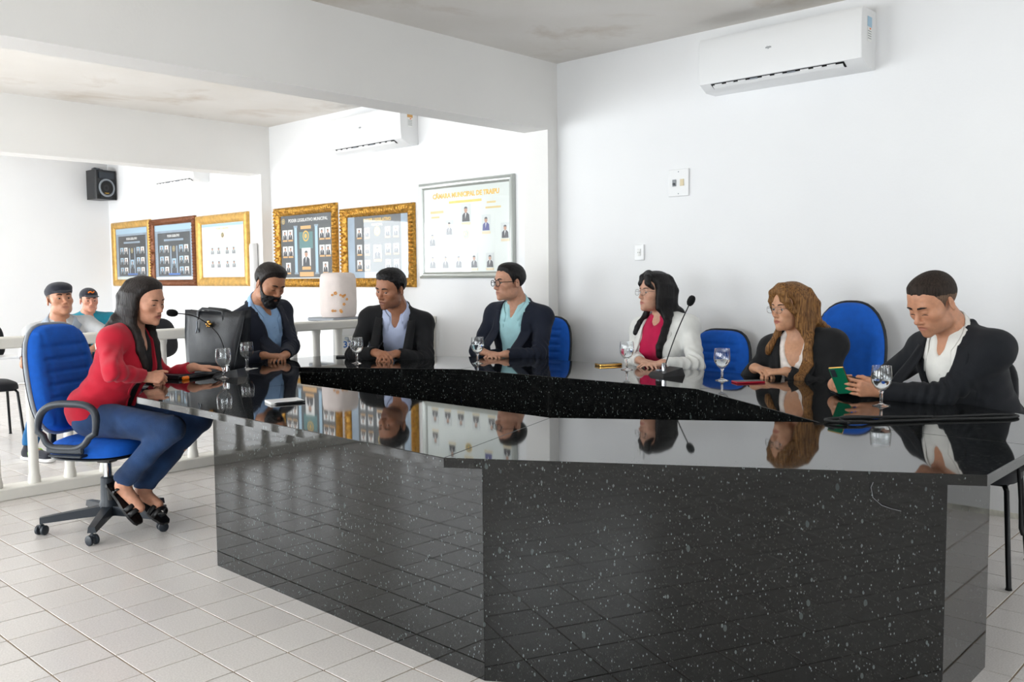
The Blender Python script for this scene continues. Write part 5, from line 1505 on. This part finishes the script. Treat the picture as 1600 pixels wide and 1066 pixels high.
def art_small(dark, glow):
    def go(root, x0, y0, w_, h):
        block(root, x0+w_*.5, y0+h*.94, w_*.98, h*.10, 'print_sky')
        block(root, x0+w_*.5, y0+h*.46, w_*.84, h*.78, 'print_dark' if dark else 'print_charcoal', .0088)
        block(root, x0+w_*.5, y0+h*.03, w_*.98, h*.05, 'print_pale')
        text_obj('heading', 'PODER LEGISLATIVO', h*.062, 'paper_white', root, (x0+w_*.5, y0+h*.79, .0095), sx=.8, offset=.0008)
        block(root, x0+w_*.5, y0+h*.72, w_*.5, h*.035, 'print_bluegrey', .0092)
        for cx in (.42, .58): block(root, x0+w_*cx, y0+h*.36, w_*.03, h*.5, 'print_bluegrey', .0092)
        for ry in (.56, .36, .17):
            for q, cx in enumerate((.18, .31, .69, .82)): portrait(root, x0+w_*cx, y0+h*ry, w_*.10, h*.13, ('paper_white', 'print_sky')[(q+int(ry*10)) % 2], plate=None, z=.0096)
        seal(root, x0+w_*.5, y0+h*.56, h*.05, .0096); portrait(root, x0+w_*.5, y0+h*.30, w_*.10, h*.17, 'print_sky', z=.0096)
        block(root, x0+w_*.5, y0+h*.105, w_*.3, h*.03, 'ink_blue', .0096)
    return go
def art_glare(root, x0, y0, w_, h):  # pale print colours stand in for glare on the glass
    seal(root, x0+w_*.5, y0+h*.78, h*.05); block(root, x0+w_*.5, y0+h*.97, w_, h*.05, 'print_sky'); text_obj('heading', 'PODER LEGISLATIVO', h*.05, 'print_cream_gold', root, (x0+w_*.5, y0+h*.90, .0092))
    for cx in (.25, .4, .6, .75):
        for ry in (.5, .25): portrait(root, x0+w_*cx, y0+h*ry, w_*.09, h*.14, 'print_card', 'ink_grey')
picture(12.225, 11.105, 1.222, 2.063, 'frame_wood_gold', .085, .045, 'print_bluegrey', 'plain gilt wooden frame with dark board, leftmost of the pictures', False, art_small(True, 1))
picture(11.085, 9.945, 1.224, 2.05, 'frame_brown', .075, .05, 'print_bluegrey', 'carved brown frame with grey board, second picture from the left', True, art_small(False, 0))
picture(9.915, 8.775, 1.224, 2.032, 'frame_wood_gold', .10, .05, 'paper_white', 'broad gilt frame with a board painted white as glass glare, third picture from the left', False, art_glare)
picture(8.245, 7.172, 1.214, 2.027, 'frame_gold', .085, .05, 'print_charcoal', 'ornate gold frame with charcoal board of portraits above the bearded man', True, art_gold4)
picture(7.098, 6.037, 1.215, 1.957, 'frame_gold', .085, .05, 'print_charcoal', 'ornate gold frame with blue-edged board behind the covered water jug', True, art_gold5)
picture(5.968, 4.842, 1.290, 2.106, 'frame_silver', .055, .035, 'print_pale', 'slim silver frame with pale board headed in gold lettering', False, art_silver)

# speaker on its bracket in the far corner
def loudspeaker():
    root = empty('loudspeaker', (5.03, 12.14, 2.36), math.radians(14), 'black wall loudspeaker in the far corner under the ceiling', 'speaker')
    v = []; f = []
    pr = [(-.14, .17, .0), (.14, .17, .0), (.15, -.12, .0), (-.15, -.12, .0)]
    mb = MB(); mb.prism([(-.10, .14), (.10, .14), (.155, -.10), (.145, -.125), (-.145, -.125), (-.155, -.10)], .0, .38); mb.obj('cabinet', 'black_plastic', root)
    MB().lathe([(.118, .0), (.118, .012), (.10, .016), (.095, .006), (.03, -.02), (0, -.012)], (0, -.126, .15), 28, rotx(PI/2)).obj('woofer', 'grey_plastic', root, auto=50)
    MB().lathe([(.09, .012), (.03, -.006), (.0, .004)], (0, -.127, .15), 24, rotx(PI/2)).obj('cone', 'dark_slot', root, smooth=True)
    mb = MB(); mb.prism([(-.11, .27), (.11, .27), (.11, .35), (-.11, .35)], -.004, .012, R=rotx(PI/2), c=(0, -.126, 0)); mb.obj('horn', 'dark_grey_plastic', root)
    MB().box((0, -.134, .315), (.12, .006, .045), bev=.002).obj('horn_mouth', 'dark_slot', root)
    MB().box((0, -.133, .075), (.07, .004, .022), bev=.001).obj('badge', 'gold_print', root)
    for s in (-1, 1): MB().box((s*.115, -.127, .035), (.05, .006, .05), bev=.002).obj('port', 'dark_slot', root)
    MB().box((0, .0, .39), (.06, .06, .02), bev=.003).obj('bracket', 'steel', root); MB().tube([(0, .0, .40), (0, .10, .42), (.04, .2, .42)], .012, 8).obj('bracket_arm', 'steel', root, smooth=True)
loudspeaker()
def cup_tube():
    root = empty('cup_dispenser', (5.07, 8.47, 1.22), 0, 'white tube cup dispenser fixed to the farther pilaster', 'dispenser')
    MB().lathe([(0, 0), (.038, 0), (.042, .02), (.042, .42), (.036, .45), (0, .46)], seg=20).obj('tube', 'white_plastic', root, auto=40)
    MB().lathe([(.020, -.06), (.030, .0)], seg=16).obj('cup', 'white_plastic', root, smooth=True)
cup_tube()
def water_cooler():
    root = empty('water_dispenser', (4.58, 6.32, 0), 0, 'white water dispenser with cloth-covered jug behind the balustrade', 'water dispenser')
    MB().box((0, 0, .47), (.34, .34, .94), bev=.02).obj('body', 'white_plastic', root)
    MB().box((0, -.172, .72), (.26, .012, .20), bev=.003).obj('recess', 'grey_plastic', root)
    MB().box((0, 0, .955), (.38, .38, .03), bev=.01).obj('top_plate', 'grey_plastic', root)
    for s in (-1, 1): MB().tube([(s*.07, -.17, .80), (s*.07, -.215, .80), (s*.07, -.225, .775)], .012, 8).obj('tap', 'grey_plastic', root, smooth=True)
    MB().box((-.05, -.185, .735), (.17, .004, .17)).obj('notice', 'paper_white', root)
    text_obj('notice_figures', '33', .075, 'ink_blue', root, (-.05, -.1875, .745), R=rotx(PI/2), offset=.0015, sx=1.25)
    cover = MB(); rows = []
    for z, r in ((.972, .138), (1.0, .150), (1.1, .154), (1.2, .152), (1.30, .148), (1.335, .138), (1.348, .11), (1.35, .0)):
        rows.append([(r*(1+.02*math.sin(5*a)+.012*math.sin(9*a+z*7))*math.cos(a), r*(1+.02*math.sin(5*a)+.012*math.sin(9*a+z*7))*math.sin(a), z) for a in np.linspace(0, 2*PI, 41)])
    c = cover.grid(rows, flip=True).obj('jug_cover', 'cover_cloth', root, smooth=True)
    rr = np.random.default_rng(5)
    for k in range(11):
        a = -PI/2-.75+rr.uniform(-.5, .6); z = 1.02+rr.uniform(0, .16); o = A_(.156*math.cos(a), .156*math.sin(a), z); t = A_(-math.sin(a), math.cos(a), 0); s_ = rr.uniform(.006, .010)
        mb = MB()
        for q in range(5):
            b = q*2*PI/5; cc = o+t*math.cos(b)*s_+UP*math.sin(b)*s_
            mb.lathe([(0, .002), (s_*.62, .0015), (s_*.62, -.003)], cc+A_(math.cos(a), math.sin(a), 0)*.002, 8, np.stack([t, UP, A_(math.cos(a), math.sin(a), 0)], 1))
        mb.obj('flower', 'flower_orange', c)
mat('cover_cloth', 'DFD3CE', .85, var=.06, vscale=9, bump=.2, bscale=200); mat('flower_orange', 'DE9A4C', .7)
water_cooler()

# ---------------------------------------------------------------- things on the table
mat('red_case', 'A80E2A', .35); mat('green_case', '0E6A4A', .3)
ZT = .76
def goblet(x, y, fill, label):
    root = empty('water_goblet', (x, y, ZT), 0, label, 'glass', 'stemmed water glasses')
    out = [(0, .0005), (.0345, .0005), (.035, .002), (.020, .005), (.0075, .011), (.0055, .022), (.0065, .034), (.0055, .046), (.0065, .056), (.013, .064), (.027, .076), (.0385, .095), (.0415, .112), (.0405, .135), (.0375, .163)]
    inn = [(.0362, .163), (.0390, .135), (.0400, .112), (.0370, .096), (.0260, .079), (.012, .069), (0, .067)]
    MB().lathe(out[:9]+[(.0095, .060), (0, .062)], seg=28).obj('stem', 'clear_glass', root, smooth=True)
    MB().lathe([(0, .0625)]+out[9:]+[(.0368, .1645)]+inn[:-1]+[(0, .067)], seg=32).obj('bowl', 'goblet_glass', root, smooth=True)
    if fill:
        z1 = .070+fill*.09; pr = [(0, .0685)]
        for r, z in inn[::-1][1:]:
            if z < z1: pr.append((r*.985, z+.001))
        rs = np.interp(z1, [z for r, z in inn[::-1]], [r for r, z in inn[::-1]])*.985
        pr += [(rs, z1), (0, z1)]
        MB().lathe(pr, seg=28).obj('water', 'water', root, auto=40)
    return root
goblet(2.475, 4.475, 0, 'empty water glass in front of the tote bag, nearer of the pair')
goblet(2.83, 4.84, 0, 'empty water glass beside the bearded man hands, on a paper slip')
goblet(3.467, 4.60, .35, 'water glass left of the folded hands in the lilac shirt man place')
goblet(3.94, 3.99, .55, 'water glass in front of the man with black glasses')
goblet(4.20, 3.035, .6, 'water glass in front of the woman in the white blazer')
goblet(4.07, 2.345, .4, 'water glass between the two women, by the red phone')
goblet(3.685, 1.392, .4, 'nearest water glass, in front of the man with the phone')
def gooseneck(base, rz, pts, label):
    root = empty('gooseneck_microphone', (base[0], base[1], ZT), 0, label, 'microphone', 'gooseneck microphones')
    R = rotz(rz); mb = MB()
    v = [(-.065, -.075, 0), (.065, -.075, 0), (.065, .075, 0), (-.065, .075, 0), (-.058, -.062, .018), (.058, -.062, .018), (.055, .065, .042), (-.055, .065, .042)]
    mb.add(np.array(v) @ R.T, [(3, 2, 1, 0), (4, 5, 6, 7), (0, 1, 5, 4), (1, 2, 6, 5), (2, 3, 7, 6), (3, 0, 4, 7)]); mb.obj('base', 'black_plastic', root)
    b = R @ A_(-.03, -.03, .027); mb = MB(); mb.box(b, (.03, .018, .008), R, bev=.002); mb.obj('talk_button', 'grey_plastic', root)
    P = [np.array(p)-A_(base[0], base[1], ZT) for p in pts]
    MB().lathe([(.013, 0), (.013, .045), (.008, .05), (0, .05)], P[0]-A_(0, 0, .012), 14).obj('socket', 'chrome', root, auto=40)
    n = 24; Q = []
    for i in range(n+1):
        t = i/n*(len(P)-1); k = min(int(t), len(P)-2); u_ = t-k
        p0, p1, p2, p3 = P[max(0, k-1)], P[k], P[k+1], P[min(len(P)-1, k+2)]
        Q.append(.5*((2*p1)+(-p0+p2)*u_+(2*p0-5*p1+4*p2-p3)*u_*u_+(-p0+3*p1-3*p2+p3)*u_**3))
    MB().tube(Q, .0032, 8).obj('gooseneck', 'black_metal', root, smooth=True)
    d = unit(Q[-1]-Q[-3]); a = np.cross(d, A_(.3, .2, 1)); a = unit(a); R2 = np.stack([a, np.cross(d, a), d], 1)
    MB().lathe([(0, -.004), (.011, .0), (.0185, .012), (.021, .028), (.0185, .046), (.011, .056), (0, .059)], Q[-1]-d*.02, 18, R2).obj('windscreen', 'foam_black', root, smooth=True)
gooseneck((2.56, 4.56), face_rz((.6, -.8)), [(2.54, 4.55, .79), (2.535, 4.555, .88), (2.50, 4.57, 1.0), (2.41, 4.63, 1.095), (2.315, 4.70, 1.118)], 'gooseneck microphone bent towards the woman in the red blazer')
gooseneck((4.10, 2.70), face_rz((.9, -.3)), [(4.09, 2.71, .79), (4.11, 2.69, .88), (4.15, 2.655, 1.02), (4.20, 2.615, 1.155)], 'gooseneck microphone in front of the woman in the white blazer')
def tote():
    w_ = unit(A_(.127, -.344, 0)); nrm = A_(-w_[1], w_[0], 0); nrm = -nrm if nrm[0] > 0 else nrm     # nrm faces the room
    c = (A_(2.631, 5.212, 0)+A_(2.758, 4.868, 0))/2 - nrm*.07
    root = empty('tote_bag', (c[0], c[1], ZT), 0, 'black leather tote bag with gold charm standing on the table', 'bag')
    P = lambda a, b, z: w_*a+nrm*b+UP*z
    def sheet(y0, y1, bul):
        rows = []
        for i in range(13):
            s = -1+2*i/12; rows.append([P(s*(.180+.050*t)+.012*t, (y0+(y1-y0)*t)+bul*(1-s*s)*math.sin(PI*min(1, t*1.1))+.008*math.sin(7*s+5*t)*t, .345*t+(.010*(s*s)*t if t > .9 else 0)) for t in np.linspace(0, 1, 9)])
        return rows
    F = sheet(.065, .028, .025); B = sheet(-.065, -.028, -.02)
    MB().shell(F, -.004).obj('front_panel', 'leather_black', root, smooth=True); MB().shell(B, .004).obj('back_panel', 'leather_black', root, smooth=True)
    for e in (0, -1):
        rows = [[np.array(F[e][j])*(1-t)+np.array(B[e][j])*t+w_*(.02 if e else -.02)*(-1)*math.sin(PI*t)*(j/8) for j in range(9)] for t in np.linspace(0, 1, 5)]
        MB().shell(rows, .003).obj('gusset', 'leather_black', root, smooth=True)
    MB().shell([[F[i][0] for i in range(13)], [B[i][0] for i in range(13)]], .003).obj('bottom', 'leather_black', root)
    for y in (.03, -.03):
        MB().tube([P(-.10, y+.006, .27), P(-.10, y+.008, .345), P(-.075, y*1.0, .362), P(-.02, y*.9, .358), P(.05, y, .352), P(.085, y+.002, .345), P(.095, y+.006, .27)], .0055, 8, flat=1.8, up=w_).obj('handle', 'leather_black', root, smooth=True)
    o = P(.0, .066, .27)
    mb = MB()
    for dx, dz, r in ((0, .014, .009), (-.013, .0, .008), (.013, .0, .008), (-.008, -.013, .006), (.008, -.013, .006), (0, 0, .009)):
        mb.lathe([(0, .004), (r*.7, .003), (r, 0), (r, -.012)], o+w_*dx+UP*dz, 10, np.stack([w_, UP, nrm], 1))
    mb.obj('charm', 'gold_metal', root, smooth=True)
    q = P(-.09, .062, .25); MB().tube([q+UP*.04, q, q-UP*.03+w_*.012], .004, 6).tube([q, q-UP*.035-w_*.012], .004, 6).obj('key_clip', 'steel', root)
tote()
def flat_thing(name, c, ang, size, label, cat, m, parts=(), bev=.003, z=ZT, tilt=None):
    R = rotz(ang) if tilt is None else rotz(ang) @ tilt
    root = empty(name, (c[0], c[1], z), 0, label, cat, R=R)
    MB().box((0, 0, size[2]/2), size, bev=bev).obj('body', m, root)
    for pn, pc, ps, pm in parts: MB().box(pc, ps, bev=min(ps)*.3).obj(pn, pm, root)
    return root
ang = math.atan2(4.743-4.64, 2.606-2.314)
lap = flat_thing('laptop', (2.415, 4.775, 0), ang, (.33, .20, .018), 'closed black laptop under the hand of the woman in the red blazer', 'laptop', 'black_plastic', (('lid', (0, 0, .0205), (.33, .20, .005), 'dark_grey_plastic'), ('trim', (0, -.1, .0155), (.325, .001, .002), 'grey_plastic')))
mk = empty('marker_pen', (2.44, 4.640, ZT+.009), ang, 'black marker pen with orange end beside the laptop', 'pen')
MB().lathe([(0, -.12), (.006, -.119), (.009, -.11), (.0092, .10), (0, .10)], (0, 0, 0), 14, roty(PI/2)).obj('barrel', 'black_plastic', mk, auto=40)
MB().lathe([(0, -.150), (.008, -.149), (.0105, -.143), (.0105, -.112), (0, -.112)], (0, 0, 0), 14, roty(PI/2)).obj('cap', 'orange_plastic', mk, auto=40)
na_ = math.atan2(3.418-3.461, 2.262-2.119)
flat_thing('notebook', (2.165, 3.40, 0), na_, (.145, .10, .010), 'small white notebook lying on the near side of the table', 'notebook', 'paper_white', (('cover', (0, 0, .0108), (.145, .10, .0015), 'white_plastic'),), .001)
pn = empty('ballpoint_pen', (2.16, 3.344, ZT+.005), na_, 'dark ballpoint pen beside the white notebook', 'pen')
MB().lathe([(0, -.07), (.0015, -.069), (.0042, -.058), (.0045, .05), (.003, .065), (0, .066)], (0, 0, 0), 10, roty(PI/2)).obj('barrel', 'black_plastic', pn, auto=40); MB().box((.045, .0, .006), (.035, .002, .002)).obj('clip', 'chrome', pn)
flat_thing('paper_slip', (2.83, 4.82, 0), .5, (.16, .035, .0008), 'white paper slip under the second empty glass', 'paper', 'paper_white', (), .0002)
flat_thing('phone', (3.70, 5.02, 0), -.6, (.15, .075, .010), 'black phone left of the man in the lilac shirt', 'phone', 'black_plastic', (('screen', (0, 0, .0102), (.142, .068, .0006), 'dark_slot'),))
flat_thing('phone', (4.33, 3.265, 0), math.atan2(-.074, .157), (.15, .075, .014), 'gold-cased phone lying left of the woman in the white blazer', 'phone', 'gold_metal', (('screen', (0, 0, .0142), (.142, .068, .0008), 'black_plastic'),))
flat_thing('phone', (4.075, 2.20, 0), math.atan2(-.073, .093), (.15, .075, .009), 'red-cased phone by the folded hands of the woman in the black blazer', 'phone', 'red_case', (('screen', (0, 0, .0093), (.143, .069, .0006), 'black_plastic'),))
# the phone in the hands
fx = unit(A_(*P7F, 0)); up_ = unit(A_(-.50, .10, .80)); nb_ = unit(np.cross(up_, np.cross(fx+A_(-.25, -.45, -.1), up_))); rx_ = np.cross(nb_, up_)*-1
Rp = np.stack([np.cross(up_, nb_), up_, nb_], 1)
ph = empty('phone', (3.775, 1.60, .842), 0, 'green phone with gold rim held in the hands of the man in the dark suit', 'phone', R=Rp)
MB().box((0, 0, 0), (.068, .142, .009), bev=.004).obj('rim', 'gold_metal', ph); MB().box((0, 0, .0042), (.063, .137, .002), bev=.0008).obj('back', 'green_case', ph); MB().box((0, 0, -.0045), (.063, .137, .001)).obj('screen', 'black_plastic', ph)
MB().box((-.016, .043, .006), (.022, .040, .003), bev=.001).obj('camera_block', 'dark_grey_plastic', ph)
# cable
pts = [(3.145, 1.30), (3.22, 1.37), (3.30, 1.36), (3.36, 1.25), (3.462, 1.135), (3.56, 1.06), (3.645, 1.0), (3.71, .93), (3.705, .895), (3.64, .91), (3.56, .975), (3.46, 1.07), (3.37, 1.14), (3.27, 1.22), (3.19, 1.27), (3.13, 1.335), (3.15, 1.39), (3.22, 1.36), (3.30, 1.29), (3.38, 1.20), (3.48, 1.10)]
Q = []
for i in range(len(pts)-1):
    for t in np.linspace(0, 1, 5)[:-1]:
        p0, p1, p2, p3 = [np.array(pts[max(0, min(len(pts)-1, i+k))]) for k in (-1, 0, 1, 2)]
        q = .5*((2*p1)+(-p0+p2)*t+(2*p0-5*p1+4*p2-p3)*t*t+(-p0+3*p1-3*p2+p3)*t**3); Q.append((q[0], q[1], ZT+.006+.004*(i > 13)))
MB().tube(Q, .0055, 8).obj('cable', 'rubber_black', None, smooth=True, label='black cable looped on the table corner near the man with the phone', cat='cable')
# black strap hanging at the right edge, behind the table
st_ = [(3.655, .885, .728), (3.655, .88, .64), (3.645, .865, .48), (3.64, .86, .36), (3.65, .855, .335), (3.66, .86, .36), (3.662, .872, .50), (3.668, .885, .64), (3.67, .89, .728)]
MB().tube(st_, .006, 8, flat=.6).obj('hanging_strap', 'rubber_black', None, smooth=True, label='black strap hanging under the table end at the right edge', cat='strap')
MB().tube([(2.6139, 1.0028, .7275), (2.6139, 1.0028, .6975), (2.6093, 1.0099, .6745), (2.6125, 1.0049, .6442), (2.6262, .9837, .6223), (2.6398, .9628, .6137), (2.6552, .939, .6072)], .0007, 6).obj('thread', 'ink_grey', None, smooth=True, label='thin pale thread dangling against the dark front of the table', cat='thread')
